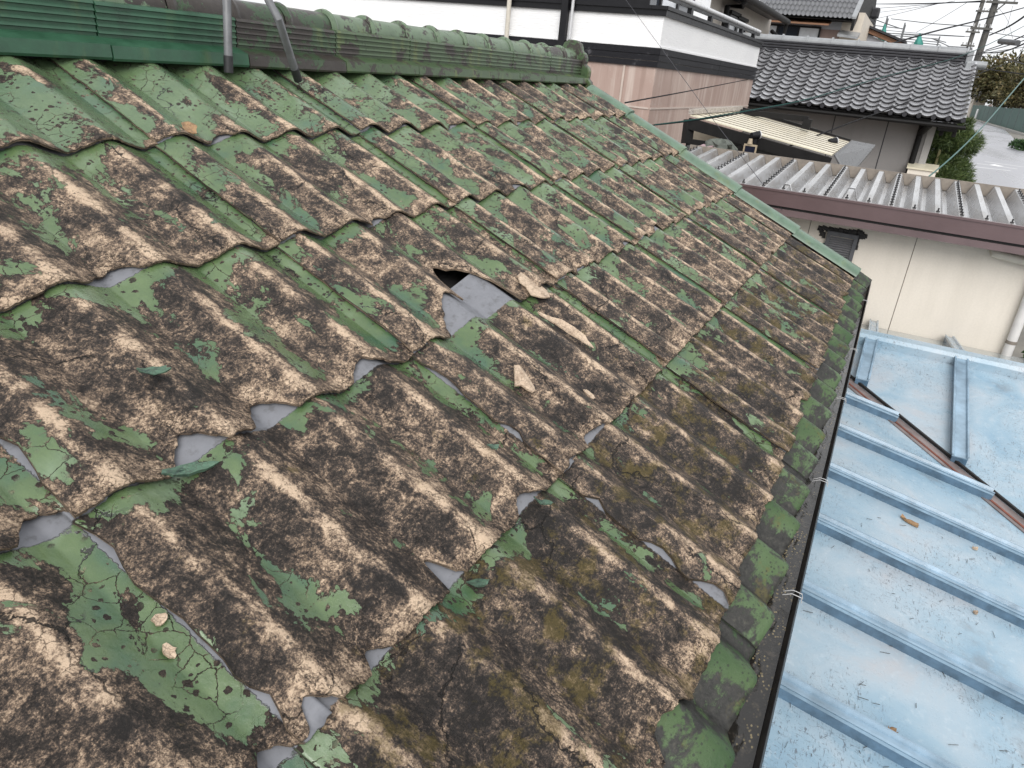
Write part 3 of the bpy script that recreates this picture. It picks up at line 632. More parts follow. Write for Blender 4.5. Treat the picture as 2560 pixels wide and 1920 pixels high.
# louvre
q=[onx(*p,XW) for p in (z4(830,262),z4(1040,285),z4(985,470))]
ly1,ly0=q[0][1],q[1][1]; lz1=(q[0][2]+q[1][2])/2; lz0=q[2][2]-.10
lv=MB(); lv.box((XW-.035,ly0,lz0),(XW-.004,ly0+.028,lz1)); lv.box((XW-.035,ly1-.028,lz0),(XW-.004,ly1,lz1)); lv.box((XW-.036,ly0,lz1-.03),(XW-.004,ly1,lz1+.003)); lv.box((XW-.036,ly0,lz0-.02),(XW-.004,ly1,lz0))
lo=lv.build('louvre_vent',M['louvre'],wk)
nsl=15; M['slat']=plain('grey_louvre_slat',(.17,.17,.18),.5,.15,20,0)
for i in range(nsl):
    z=lz1-.04-(lz1-lz0-.05)*i/nsl; mb=MB(); mb.hexa([(XW-.030,ly0+.028,z-.012),(XW-.030,ly1-.028,z-.012),(XW-.027,ly1-.028,z-.012),(XW-.027,ly0+.028,z-.012)],[(XW-.010,ly0+.028,z),(XW-.010,ly1-.028,z),(XW-.007,ly1-.028,z),(XW-.007,ly0+.028,z)])
    mb.build('slat',M['slat'],lo)
mb=MB(); r=np.random.default_rng(4)
pts=[]
for (a,b) in ((z4(780,245),z4(800,300)),(z4(805,240),z4(850,262)),(z4(850,250),z4(950,262)),(z4(950,262),z4(1040,275)),(z4(1040,270),z4(1075,295)),(z4(1075,295),z4(1035,305)),(z4(1030,300),z4(1010,370))):
    for t in np.linspace(0,1,4):
        c=np.array(a)*(1-t)+np.array(b)*t; p=onx(*c,XW-.004); s=r.uniform(.012,.024)
        mb.hexa([(XW-.003,p[1]-s,p[2]-s*.8),(XW-.003,p[1]+s,p[2]-s*.7),(XW-.003,p[1]+s*.8,p[2]+s),(XW-.003,p[1]-s*.9,p[2]+s*.7)],[(XW-.012-.006*t,p[1]-s*.7,p[2]-s*.5),(XW-.011-.006*t,p[1]+s*.7,p[2]-s*.5),(XW-.012-.006*t,p[1]+s*.6,p[2]+s*.7),(XW-.013-.006*t,p[1]-s*.6,p[2]+s*.5)])
mb.build('mastic_smear',M['mastic'],lo)
# folded-plate roof
by=[onx(*p,XF)[1] for p in (z3(1055,910),z3(1140,925),z3(1235,930),z3(1345,945),z3(1455,965),z3(1570,980),z3(1680,1000),z3(1800,1015),z3(1910,1035),z3(2040,1050))]
fp=(by[0]-by[-1])/9; SL=math.tan(math.radians(3.5)); zr0=ztop+.002
XB=onpl(*z3(1700,838),(-SL,0,1),zr0-SL*XF)[0]
fh=.62*fp
ridges=[by[0]+fp*i for i in range(7,0,-1)]+[by[0]-fp*i for i in range(0,12)]
prof=lambda y:[(y+fp/2,-fh),(y+fp*.40,-fh),(y+fp*.14,-.004),(y+fp*.12,0),(y-fp*.12,0),(y-fp*.14,-.004),(y-fp*.40,-fh),(y-fp/2,-fh)]
x0r=XF+.034
zf=lambda x: zr0+SL*(x-XF)+.0
sh0=None
yc0=ridges[0]
for i,y in enumerate(ridges):
    if sh0 is None:
        mb=MB(); pr=prof(y); mb.sweep([(0,a,b) for a,b in pr],(x0r,0,zf(x0r)),(XB,0,zf(XB))); mb.sweep([(0,a,b-.003) for a,b in reversed(pr)],(x0r,0,zf(x0r)),(XB,0,zf(XB)))
        sh0=mb.build('folded_sheet',M['galv'],wk); continue
    copy_part(sh0,wk,(0,y-yc0,0))
b0_=None
for i,y in enumerate(ridges):
    xsb=[x0r+.06] if i%3 else [x0r+.06+.11*j for j in range(int((XB-x0r)/.11))]
    for x in xsb:
        if b0_ is None:
            mb=MB(); mb.tube([(x,y,zf(x)-.002),(x,y,zf(x)+.006)],.013,8); mb.tube([(x,y,zf(x)+.005),(x,y,zf(x)+.026)],.0055,6); b0_=mb.build('bolt',M['bolt'],wk); bx,byy=x,y; continue
        copy_part(b0_,wk,(x-bx,y-byy,zf(x)-zf(bx)))
for i,y in enumerate(ridges[:-1]):
    mb=MB(); m=y-fp/2; mb.prism([(XB-.006,m+fp*.36,zf(XB)-.002),(XB-.006,m-fp*.36,zf(XB)-.002),(XB-.006,m-fp*.10,zf(XB)-fh+.006),(XB-.006,m+fp*.10,zf(XB)-fh+.006)],(.005,0,0)); mb.build('end_stop',M['joint'],wk)
mb=MB(); mb.box((XB+.002,ridges[-1]-.1,zf(XB)-fh),(XB+.018,ridges[0]+.1,zf(XB)+.008)); mb.build('rear_trim',M['joint'],wk)
# repair tapes: bright bent straps over two valleys
M['strap']=plain('bright_metal_strap',(.75,.75,.76),.2,.1,10,.0004,.2)
for (p,) in ((z7(1250,880),),(z7(1780,905),)):
    c=onpl(*p,(-SL,0,1),zr0-SL*XF); y=min(ridges,key=lambda r:abs(r-c[1])); x=c[0]
    mb=MB(); pr=[(x,a,zf(x)+b+.004) for a,b in prof(y)[1:-1]]; mb.sweep(pr,(-.022,0,0),(.022,0,0)); mb.sweep([(a,b,c_-.003) for a,b,c_ in reversed(pr)],(-.022,0,0),(.022,0,0)); mb.build('repair_strap',M['strap'],wk)
# pipes
pc=[onx(*z4(2110,840),XW-.05),onx(*z4(1985,1085),XW-.05)]
yp=yR_w+.03; ztp=onx(*za(2100,850),XW)[2]
mb=MB(); mb.tube([(XW-.045,yp,GZ),(XW-.045,yp,zbot-.12)],.034,14); dp=mb.build('downpipe',M['downpipe'],wk,smooth=True)
zc=onx(*z4(2015,995),XW-.045)[2]; mb=MB(); mb.tube([(XW-.045,yp,zc-.012),(XW-.045,yp,zc+.012)],.037,14); mb.build('pipe_clip',M['joint'],dp,smooth=True)
e0=onx(*za(1835,735),XW-.06); e1=onx(*za(2212,835),XW-.06)
mb=MB(); mb.tube([(XW,e0[1]-.005,e0[2]+.035),(XW-.05,e0[1],e0[2]+.02),(XW-.062,e0[1]-.01,e0[2]+.002),(XW-.062,e0[1]-.05,e0[2]-.004),(XW-.062,yp-.2,e1[2]-.03)],.030,14); mb.build('drain_pipe',M['cream_pipe'],wk,smooth=True)
# ------------------------------------------------------------------ white house
M['siding']=None
def siding():
    g=G('white_textured_siding'); v=g.obj(); w=g.noise(g.vmul(v,(7,7,70)),1.,4,.6,.6); n=g.noise(v,1.1,4,.6)
    c=g.mix(g.lin(n,.3,.7),(.80,.80,.81),(.86,.86,.86)); c=g.mix(g.lin(w,.4,.7,0,.10),c,(.55,.56,.58))
    return g.out(c,.5,g.bump(g.mul(w,.006)))
M['siding']=siding()
def belt():
    g=G('black_belt_board'); v=g.obj(); n=g.noise(v,4.5,6,.65); n2=g.noise(v,40,4,.6)
    c=g.mix(g.step(n,.60,.72),(.010,.010,.013),(.13,.13,.14)); c=g.mix(g.lin(n2,.4,.7,0,.12),c,(.06,.06,.065)); return g.out(c,.5,g.bump(g.mul(n2,.001)),0.,.2)
M['belt']=belt()
def pink():
    g=G('stained_pink_brown_wall'); v=g.obj(); st=g.noise(g.vmul(v,(6.5,6.5,.42)),1.,7,.62); pt=g.noise(v,3.4,6,.65); fn=g.noise(v,60,3,.6); zz=g.xyz(v)[2]
    c=g.mix(g.step(g.noise(v,.9,3,.5),.42,.58),(.37,.268,.230),(.43,.325,.28))
    c=g.mix(g.mul(g.step(st,.50,.66),.75),c,(.54,.45,.40)); c=g.mix(g.mul(g.step(st,.44,.36),.45),c,(.24,.16,.13))
    c=g.mix(g.mul(g.step(pt,.56,.60),.30),c,(.45,.37,.325))
    return g.out(c,.6,g.bump(g.mul(fn,.002)))
M['pink']=pink(); M['black_metal']=plain('black_aluminium',(.010,.010,.012),.4,.2,12,.0004,0,.25); M['silver_rail']=plain('pale_aluminium_rail',(.55,.55,.56),.3,.1,12,.0003,.3)
M['glass']=plain('dark_window_glass',(.03,.035,.045),.06,.2,2,0); M['white_frame']=plain('white_curtain_pane',(.55,.57,.60),.2,.1,6,0); M['pale_line']=plain('pale_wall_joint',(.50,.42,.37),.6,.1,10,.0004)
XE=15.8
ed=ray(1892,160); YW=ed[1]/ed[0]*XE; cn=ray(1650,110); XC=YW*cn[0]/cn[1]
zz=lambda p: ony(*p,YW)[2]
z_par=ony(*z8(285,70),YW)[2]; z_wb=np.mean([ony(*z8(215,490),YW)[2],ony(*z8(1235,738),YW)[2]]); z_bb=np.mean([ony(*z8(200,705),YW)[2],ony(*z8(1210,860),YW)[2]]); z_pl=np.mean([ony(*z3(450,505),YW)[2],ony(*z3(885,513),YW)[2]])
z_par=np.mean([z_par,ony(*z8(1290,488),YW)[2]]); YFAR=9.0
wh=thing('white_house',(XC+3,YW+2,GZ),'white upper-storey house with black belt above stained pink-brown walls','house')
mb=MB(); mb.prism([(XC,YW,z_wb),(XE,YW,z_wb),(XE,YFAR,z_wb),(XC,YFAR,z_wb)],(0,0,z_par-z_wb)); mb.build('upper_wall',M['siding'],wh)
mb=MB(); mb.prism([(XC-.012,YW-.012,z_wb+.004),(XE+.01,YW-.012,z_wb+.004),(XE+.01,YFAR,z_wb+.004),(XC-.012,YFAR,z_wb+.004)],(0,0,.022)); mb.build('drip_edge',M['siding'],wh)
bh=(z_wb-z_bb)
for i,(o_,fr) in enumerate(((.030,0),(.024,.345),(.018,.68))):
    t0=z_wb-bh*fr-.002; t1=z_wb-bh*(.335,.67,1.)[i]
    for a,b in ((YW,YW+2.4),(YW+2.406,YFAR)):
        mb=MB(); mb.box((XC-o_,a-(o_ if a==YW else 0),t1),(XC+.05,b,t0)); mb.build('belt_board',M['belt'],wh)
    for a,b in ((XC+.052,XC+3.2),(XC+3.206,XE)):
        mb=MB(); mb.box((a,YW-o_,t1),(b,YW+.05,t0)); mb.build('belt_board',M['belt'],wh)
mb=MB(); mb.prism([(XC+.004,YW+.004,GZ),(XE-.004,YW+.004,GZ),(XE-.004,YFAR,GZ),(XC+.004,YFAR,GZ)],(0,0,z_bb-GZ+.01)); mb.build('lower_wall',M['pink'],wh)
mb=MB(); mb.box((XC-.004,YW-.006,z_pl-.010),(XE,YW+.003,z_pl+.010)); mb.box((XC-.006,YW+.02,z_pl-.010),(XC+.003,YFAR,z_pl+.010)); mb.build('wall_joint',M['pale_line'],wh)
mb=MB(); mb.box((XC-.006,YW+.40,GZ),(XC+.003,YW+.425,z_bb)); mb.build('wall_joint',M['pale_line'],wh)
mb=MB(); cw=.05; mb.box((XC-cw,YW-cw,z_par-.006),(XE+.02,YW+.16,z_par+.035)); mb.box((XC-cw,YW+.162,z_par-.006),(XC+.16,YFAR,z_par+.035)); mb.build('parapet_coping',M['black_metal'],wh)
mb=MB(); mb.box((XC-.03,YW-.03,z_par-.075),(XE,YW-.001,z_par-.008)); mb.box((XC-.03,YW,z_par-.075),(XC-.001,YFAR,z_par-.008)); mb.build('coping_drip',M['black_metal'],wh)
# balcony rail
zrl=np.mean([ony(*z8(560,20),YW+.05)[2],ony(*z8(1240,340),YW+.05)[2]]); xr0=ony(*z8(330,40),YW+.05)[0]; xr1=ony(*z8(1270,350),YW+.05)[0]
rl=MB(); rl.tube([(XC+.2,YW+.05,zrl),(xr1,YW+.05,zrl)],.035,10); ra=rl.build('balcony_rail',M['silver_rail'],wh,smooth=True)
mb=MB(); mb.box((XC+.2,YW+.03,zrl-.07),(xr1,YW+.07,zrl-.036)); mb.build('rail_underside',M['black_metal'],ra)
for px_ in ((540,100),(750,190),(925,270),(1075,330),(1200,400)):
    x=ony(*z8(*px_),YW+.05)[0]; mb=MB(); mb.box((x-.05,YW+.02,z_par+.03),(x+.05,YW+.08,zrl-.06)); mb.build('post',M['black_metal'],ra)
mb=MB(); xq=ony(*z8(1205,390),YW+.05)[0]; mb.box((xq-.05,YW+.081,zrl-.28),(xq+.02,YW+1.5,zrl-.20)); mb.build('end_bar',M['black_metal'],ra)
# recessed upper storey with windows
YU=YW+.9; XU=XC+.55
xu1=ony(*z8(748,60),YU)[0]
mb=MB(); mb.box((XU,YU,z_par-.2),(xu1,YFAR,4.2)); mb.build('recessed_storey',M['siding'],wh)
def window(y0,y1,z0,z1,axis,c,par,panes=2):
    """a framed window on the plane x=c or y=c"""
    def B(m,a0,a1,b0,b1,d0,d1):
        if axis=='x': m.box((c-d1,a0,b0),(c-d0,a1,b1))
        else: m.box((a0,c-d1,b0),(a1,c-d0,b1))
    m=MB(); f=.07
    B(m,y0,y1,z0,z0+f,.002,.07); B(m,y0,y1,z1-f,z1,.002,.07); B(m,y0,y0+f,z0+f,z1-f,.002,.07); B(m,y1-f,y1,z0+f,z1-f,.002,.07)
    for i in range(1,panes):
        q=y0+(y1-y0)*i/panes; B(m,q-f*.5,q+f*.5,z0+f,z1-f,.002,.065)
    w=m.build('window',M['black_metal'],par)
    for i in range(panes):
        a=y0+(y1-y0)*i/panes+f*.55; b=y0+(y1-y0)*(i+1)/panes-f*.55; m=MB(); B(m,a,b,z0+f,z1-f,.004,.03); m.build('pane',M['white_frame'] if i%2==0 else M['glass'],w)
    return w
window(YU+.3,YU+2.5,z_par-.1,3.0,'x',XU,wh,4)
xa=ony(*z8(330,60),YU)[0]; xb=ony(*z8(535,60),YU)[0]
window(XU+.1,max(xb,XU+1.6),z_par-.1,3.0,'y',YU,wh,4)
# downpipes on the near face
p=onx(1268,60,XC-.1); mb=MB(); mb.tube([(XC-.09,p[1],z_bb-.05),(XC-.09,p[1],2.5)],.030,10); mb.build('cream_drain',M['cream_pipe'],wh,smooth=True)
p=onx(1410,60,XC-.06); mb=MB(); mb.box((XC-.10,p[1]-.045,z_bb-.02),(XC-.032,p[1]+.045,2.6)); mb.build('corner_trim',M['black_metal'],wh)
p=onx(1428,60,XC-.06); mb=MB(); mb.tube([(XC-.07,p[1],z_wb+.02),(XC-.07,p[1],2.5)],.02,8); mb.build('conduit',M['silver_rail'],wh,smooth=True)
mb=MB(); p=onx(1500,12,XC); mb.box((XC-.035,YW+.2,z_par+.036),(XC-.002,p[1]+.6,z_par+.10)); mb.build('black_trim',M['black_metal'],wh)
# ------------------------------------------------------------------ cream lean-to on the workshop's rear edge
M['cream_sheet']=plain('cream_corrugated_sheet',(.66,.61,.47),.35,.08,5,.0006); M['char']=plain('charred_black_timber',(.010,.0095,.0095),.6,.3,20,.001,0,.2)
M['beige_board']=plain('beige_board',(.42,.36,.28),.6,.2,5,.001)
XL=XB+.55
TLp=[onx(*p,x) for p,x in ((z7(310,240),XL+.0),(z7(760,205),XL+1.5),(z7(1745,485),XL+1.5),(z7(1590,600),XL+.0))]
A_,B_,C_,D2=[np.array(q) for q in TLp]
aw=thing('cream_lean_to',(A_[0],D2[1],zf(XB)),'cream ribbed lean-to roof on a black timber frame beside the pink wall','lean-to')
NS=9
for i in range(NS):
    t0,t1=i/NS,(i+1)/NS-.02
    a=A_*(1-t0)+B_*t0; b=D2*(1-t0)+C_*t0; a2=A_*(1-t1)+B_*t1; b2=D2*(1-t1)+C_*t1
    mb=MB(); mb.prism([a,b,b2,a2],(0,0,-.012)); mb.build('ribbed_sheet',M['cream_sheet'],aw)
    mb=MB(); mb.bar((a2*.5+(A_*(1-(i+1)/NS)+B_*(i+1)/NS)*.5)+np.array([0,0,-.004]),(b2*.5+(D2*(1-(i+1)/NS)+C_*(i+1)/NS)*.5)+np.array([0,0,-.004]),.022,.018); mb.build('rib_seam',M['joint'],aw)
def fr(p,q,w=.07,h=.1,mt='char',nm='beam'):
    mb=MB(); mb.bar(p,q,w,h); return mb.build(nm,M[mt],aw)
fr(A_+np.array([-.03,0,-.085]),D2+np.array([-.03,0,-.085]),.06,.11)
fr(B_+np.array([.03,0,.02]),C_+np.array([.03,0,.0]),.05,.05)
bl=onx(*z7(275,500),XL-.02); br=onx(*z7(1545,665),XL-.02)
fr(bl,br,.06,.10); 
br2=onx(*z7(1530,640),XL)
fr(A_+np.array([0,.0,-.05]),bl+np.array([0,0,.0]),.09,.09,nm='post')
for (t,b) in ((z7(735,400),z7(735,520)),(z7(1035,500),z7(1030,570)),(z7(1280,560),z7(1280,610))):
    fr(onx(*t,XL),onx(*b,XL),.10,.10,nm='post')
q0=onx(*z7(760,215),XL+1.3); q1=onx(*z7(1375,280),XL+1.3); q2=onx(*z7(1345,370),XL+1.3)
fr(q0,q1,.05,.06); fr(q1,q2,.09,.09,nm='post')
mb=MB(); mb.prism([onx(*z7(350,330),XL+.5),onx(*z7(735,400),XL+.5),onx(*z7(735,520),XL+.5),onx(*z7(330,480),XL+.5)],(.02,0,0)); mb.build('backing_board',M['beige_board'],aw)
mb=MB(); mb.prism([D2+np.array([-.04,-.02,.01]),C_+np.array([0,-.02,.02]),C_+np.array([.02,-.28,.0]),D2+np.array([-.04,-.20,-.20])],(0,0,-.02)); mb.build('end_flashing',plain('grey_rubber_sheet',(.06,.06,.062),.3,.5,18,.004),aw)
mb=MB(); mb.bar(A_+np.array([.0,0,.03]),B_+np.array([0,0,.03]),.05,.05); mb.build('cement_fillet',plain('rough_cement_fillet',(.42,.38,.34),.8,.3,40,.02),aw)
M['lamp_cream']=plain('aged_cream_plastic',(.36,.29,.20),.5,.1,8,.0003)
# solar lamp, spotlights and rags on the lean-to
sl0=onx(*z7(840,580),XL-.18)
s_=thing('solar_lamp',tuple(sl0-np.array([0,0,.2])),'small cream-framed solar lamp panel hung under the lean-to beam','lamp')
k_=.60
mb=MB()
for (lo,hi) in (((-.01,-.11,-.16),(.02,-.085,.13)),((-.01,.085,-.16),(.02,.11,.13)),((-.01,-.085,-.16),(.02,.085,-.13)),((-.01,-.085,.10),(.02,.085,.13))):
    mb.box(tuple(sl0+k_*np.array(lo)),tuple(sl0+k_*np.array(hi)))
mb.build('frame',M['lamp_cream'],s_)
mb=MB(); mb.box(tuple(sl0+k_*np.array((0,-.084,-.129))),tuple(sl0+k_*np.array((.012,.084,.099)))); mb.build('solar_panel',plain('dark_solar_cell',(.012,.015,.03),.15,.2,8,0),s_)
mb=MB(); mb.tube([sl0+k_*np.array([.005,.02,.132]),sl0+k_*np.array([.005,.02,.22])],.045*k_,10,True,.03*k_); mb.build('lamp_head',M['lamp_cream'],s_,smooth=True)
mb=MB(); h0=onx(*z7(900,450),XL-.1); mb.tube([sl0+k_*np.array([.005,.02,.21]),h0],.010,6); mb.build('bracket',M['black_metal'],s_)
for (pp,xx,lab) in ((z7(905,430),XL-.12,'black spotlight with silver rim clipped under the lean-to beam'),(z7(1600,485),XL+1.0,'black spotlight lying on the cream ribbed sheet near its end')):
    c=onx(*pp,xx); s_=thing('spotlight',tuple(c),lab,'spotlight')
    mb=MB(); mb.tube([c+np.array([-.05,.04,0]),c+np.array([.01,-.02,.01])],.028,12,r2=.040); bd=mb.build('housing',M['black_metal'],s_,smooth=True)
    mb=MB(); mb.tube([c+np.array([.010,-.020,.01]),c+np.array([.016,-.027,.011])],.042,12); mb.build('rim',M['silver_rail'],bd,smooth=True)
    mb=MB(); mb.bar(c+np.array([0,0,-.08]),c+np.array([0,0,.0]),.03,.02,up=(1,0,0)); mb.build('bracket',M['black_metal'],s_)
rag=MB(); r=np.random.default_rng(9)
rcn=onx(*z7(480,600),XL-.25)
for col,nm,cnt in (((.05,.05,.052),'dark',5),((.45,.33,.36),'pink',3)): pass
def crumple(name,c,sx,sy,sz,mat,label,cat,seed):
    r=np.random.default_rng(seed); n,m=14,9; mb=MB(); Gd=np.zeros((m,n+1,3))
    for i in range(m):
        th=PI*i/(m-1)
        for j in range(n+1):
            ph=2*PI*(j%n)/n; q=1+.28*math.sin(3*ph+seed+th*2)+.22*math.sin(5*ph-2*th*seed)+.12*math.sin(9*ph+4*th)
            Gd[i,j]=(c[0]+sx*math.sin(th)*math.cos(ph)*q,c[1]+sy*math.sin(th)*math.sin(ph)*q,c[2]+sz*(math.cos(th)+.25*math.sin(4*ph)*math.sin(th)))
    mb.grid(Gd); return mb.build(name,mat,None,label=label,cat=cat)
M['cloth_dark']=plain('dark_wet_cloth',(.06,.06,.06),.6,.5,12,.004); M['cloth_pink']=plain('faded_pink_cloth',(.38,.27,.29),.6,.35,12,.004); M['cloth_green']=plain('grey_green_cloth',(.09,.10,.085),.6,.35,12,.004)
for (pp,a,b,c,mt,lb,sd) in ((z7(440,600),.22,.26,.08,'cloth_dark','dark crumpled wet cloth heaped below the lean-to',2),(z7(420,585),.10,.12,.07,'cloth_pink','faded pink crumpled cloth on the dark heap',3),(z7(510,570),.12,.14,.07,'cloth_pink','pale striped pink rag hanging off the heap towards the lamp',5),(z7(580,550),.12,.16,.10,'cloth_green','grey green cloth bundle at the heap end nearest the lamp',7)):
    crumple('rag',onx(*pp,XL-.2),a,b,c,M[mt],lb,'rag',sd)
# ------------------------------------------------------------------ grey tiled house
def kawara():
    g=G('silver_grey_clay_tile'); v=g.obj(); n=g.noise(v,9,4,.6); r=g.rnd()
    c=g.mix(g.lin(n,.3,.7),(.36,.362,.375),(.50,.502,.52)); c=g.mix(g.mul(r,.6),c,(.60,.60,.62))
    return g.out(c,g.lin(r,0,1,.18,.28),g.bump(g.mul(n,.0015)),.6,.5)
M['kawara']=kawara(); M['kawara_far']=plain('far_grey_tile',(.15,.152,.16),.32,.2,3,.001,.3); M['kawara_ridge']=plain('grey_ridge_tile',(.26,.27,.28),.35,.15,6,.001); M['kawara_dark']=plain('dark_ridge_course',(.035,.035,.040),.45,.2,6,.001,0,.3)
M['grey_wall']=streaky('grey_rendered_wall',(.235,.225,.22),(.15,.145,.14),.3,.6,(3,3,.4))
def tile_mesh(name,w,l,h,org,th,n=9,thick=.022):
    """one pan tile: a concave trough with a roll along one side"""
    mb=MB(); ys=np.linspace(0,1,n); 
    hh=[h*(.62*max(0,(abs(t-.40)/.40))**2.0 if t<.80 else .62+.38*math.sin((t-.80)/.20*PI*.75)) for t in ys]
    up=np.array([math.cos(th),0,math.sin(th)])*l; nn=np.array([-math.sin(th),0,math.cos(th)])
    f=[np.array([0,-w*t,0])+nn*(a+thick) for t,a in zip(ys,hh)]; b=[p+up-nn*thick for p in f]; d=[p-nn*thick*1.5 for p in f]
    k=len(mb.v); d=[p+up*.26 for p in d]; mb.v+=[tuple(p) for p in f+b+d]
    for i in range(n-1): mb.f+=[(k+i,k+n+i,k+n+i+1,k+i+1)[::-1],(k+i,k+i+1,k+2*n+i+1,k+2*n+i)[::-1]]
    me=bpy.data.meshes.new(name); me.from_pydata(mb.v,[],mb.f); me.update(); return me
XG=16.5; thG=math.radians(24)
e1,e2=onx(*z3(900,475),XG),onx(*z3(1940,585),XG); zE=(e1[2]+e2[2])/2
eys=[onx(*z6(90,1090),XG)[1],onx(*z6(1395,1245),XG)[1]]; tw=(eys[0]-eys[1])/9.0*1.0
tw=(eys[0]-eys[1])/9.0
nG=(-math.tan(thG),0,1); dG=zE-math.tan(thG)*XG
rtop=onpl(*z6(700,600),nG,dG); XT=rtop[0]; NR=13; run=(XT-XG)/NR
yGR=onx(*z6(1540,1260),XG)[1]
gh=thing('grey_tiled_house',(XG+2.5,0,GZ),'single-storey grey house with silver curved clay tiles behind the workshop','house')
tm=tile_mesh('roof_tile',tw*1.03,run*1.12/math.cos(thG),.055,None,thG,9,.042); tm.materials.append(M['kawara'])
NCOL=20
for r_ in range(NR):
    for c_i in range(NCOL):
        o=bpy.data.objects.new('roof_tile',tm); COL.objects.link(o); o.parent=gh
        x=XG+run*r_; y=yGR+tw*(c_i+1); o.location=np.array([x,y+random.uniform(-.003,.003),zE+math.tan(thG)*(x-XG)+random.uniform(0,.006)])-ORG[gh.name]; o.rotation_euler=(random.uniform(-.012,.012),random.uniform(-.01,.01),random.uniform(-.015,.015))
yGL=yGR+tw*NCOL
et0=None
for c_i in range(NCOL):
    y=yGR+tw*(c_i+.1)
    mb=MB(); mb.tube([(XG-.02,y,zE+.030),(XG+.05,y,zE+.032)],.042,10); mb.build('eave_roundel',M['kawara_dark'],gh,smooth=True)
# ridge
zt_=zE+math.tan(thG)*(XT-XG)
zrb=onx(*z6(700,595),XT)[2]; zrt=onx(*z6(700,450),XT)[2]; yre=onx(*z6(1560,580),XT)[1]
rh=zrt-zt_
for i in range(4):
    mb=MB(); q=.26-.03*i; mb.box((XT-q+.1,yre,zt_-.02+rh*.2*i),(XT+q+.1,yGL,zt_-.02+rh*.2*(i+1)-.012)); mb.build('ridge_course',M['kawara_dark'],gh,bevel=.01)
cl=.53; i=0; y=yre-.02
while y<yGL:
    mb=MB(); rr=.105
    mb.tube([(XT+.1,y+.03,zt_+rh*.8-.02),(XT+.1,min(y+cl,yGL),zt_+rh*.8-.02)],rr,14); mb.tube([(XT+.1,y,zt_+rh*.8-.018),(XT+.1,y+.035,zt_+rh*.8-.018)],rr*1.24,14)
    mb.build('ridge_cap',M['kawara_ridge'],gh,smooth=True); y+=cl
mb=MB(); mb.box((XT-.14,yre-.12,zt_-.04),(XT+.34,yre-.002,zt_+rh*.95)); mb.build('ridge_end_block',M['kawara_ridge'],gh,bevel=.03)
mb=MB(); mb.box((XT-.22,yre-.14,zt_-.10),(XT-.06,yre-.03,zt_+.05)); mb.build('ridge_end_block',M['kawara_ridge'],gh,bevel=.02)
mb=MB(); mb.tube([(XT+.1,yre-.42,zt_+.0),(XT+.1,yre-.12,zt_+.0)],.08,12); mb.build('verge_cap',M['kawara_ridge'],gh,smooth=True)
# deck under the tiles, rear slope, walls
mb=MB(); mb.prism([(XG+.02,yGR+.03,zE-.03),(XT+.1,yGR+.03,zt_-.0),(2*XT-XG,yGR+.03,zE-.03)],(0,yGL-yGR,0)); mb.build('roof_deck',M['char'],gh)
wallx=XG+.75; yGW=onx(*z6(1195,1240),wallx)[1]; 
mb=MB(); mb.box((wallx,yGW,GZ),(wallx+4.5,yGL-.3,zE+.18)); mb.build('wall',M['grey_wall'],gh)
for pp in (z6(745,1290),z6(1480-1300,1290)):
    y=onx(*pp,wallx)[1]; mb=MB(); mb.box((wallx-.003,y-.010,GZ),(wallx-.0005,y+.010,zE-.1)); mb.build('wall_joint',M['kawara_dark'],gh)
zs=onx(*z6(700,1210),XG)[2]
mb=MB(); mb.box((XG+.06,yGR+.1,zE-.085),(XG+.10,yGL,zE-.035)); mb.box((XG+.10,yGR+.1,zE-.10),(wallx-.003,yGL,zE-.06)); mb.build('eave_soffit',M['char'],gh)
mb=MB(); mb.tube([(XG-.03,yGR-.05,zE-.095),(XG-.03,yGL,zE-.085)],.035,8); mb.build('eave_gutter',M['char'],gh,smooth=True)
mb=MB(); mb.tube([(wallx-.06,yGW+.12,zE-.12),(wallx-.06,yGW+.12,GZ)],.055,10); mb.tube([(XG+.0,yGW+.0,zE-.10),(wallx-.06,yGW+.12,zE-.30)],.055,8); mb.build('downpipe',M['char'],gh,smooth=True)
mb=MB(); mb.box((wallx-.02,yGW-.13,GZ),(wallx+.1,yGW-.002,zE-.1)); mb.build('corner_board',streaky('pale_grey_corner',(.38,.37,.36),(.25,.24,.23),.3),gh)
for (pa,) in ((z6(1310,1350),),(z6(1440,1370),)):
    p=onx(*pa,XG+.2); mb=MB(); mb.bar((XG+.3,p[1],zE-.10),(XG+.3,p[1],zE-.28),.07,.07,up=(1,0,0)); mb.build('eave_bracket',M['char'],gh)
mb=MB(); mb.box((XG+.1,yGR+.08,zE-.19),(XG+.5,yGW-.14,zE-.11)); mb.build('outrigger_beam',M['char'],gh)
ac=onx(*z9(260,1190),wallx-.4); bxs=MB(); bxs.hexa([(ac[0],ac[1]-.2,GZ),(ac[0]+.45,ac[1]-.2,GZ),(ac[0]+.45,ac[1]+.3,GZ),(ac[0],ac[1]+.3,GZ)],[(ac[0],ac[1]-.2,ac[2]-.02),(ac[0]+.45,ac[1]-.2,ac[2]+.05),(ac[0]+.45,ac[1]+.3,ac[2]+.05),(ac[0],ac[1]+.3,ac[2]-.02)])
cb=thing('garden_cabinet',(ac[0]+.2,ac[1],GZ),'cream box cabinet with sloped lid beside the grey house corner','cabinet')
bxs.build('body',M['cream'],cb); mb=MB(); mb.hexa([(ac[0]-.03,ac[1]-.23,ac[2]-.018),(ac[0]+.48,ac[1]-.23,ac[2]+.054),(ac[0]+.48,ac[1]+.33,ac[2]+.054),(ac[0]-.03,ac[1]+.33,ac[2]-.018)],[(ac[0]-.03,ac[1]-.23,ac[2]+.01),(ac[0]+.48,ac[1]-.23,ac[2]+.082),(ac[0]+.48,ac[1]+.33,ac[2]+.082),(ac[0]-.03,ac[1]+.33,ac[2]+.01)]); mb.build('lid',M['cream_sheet'],cb)
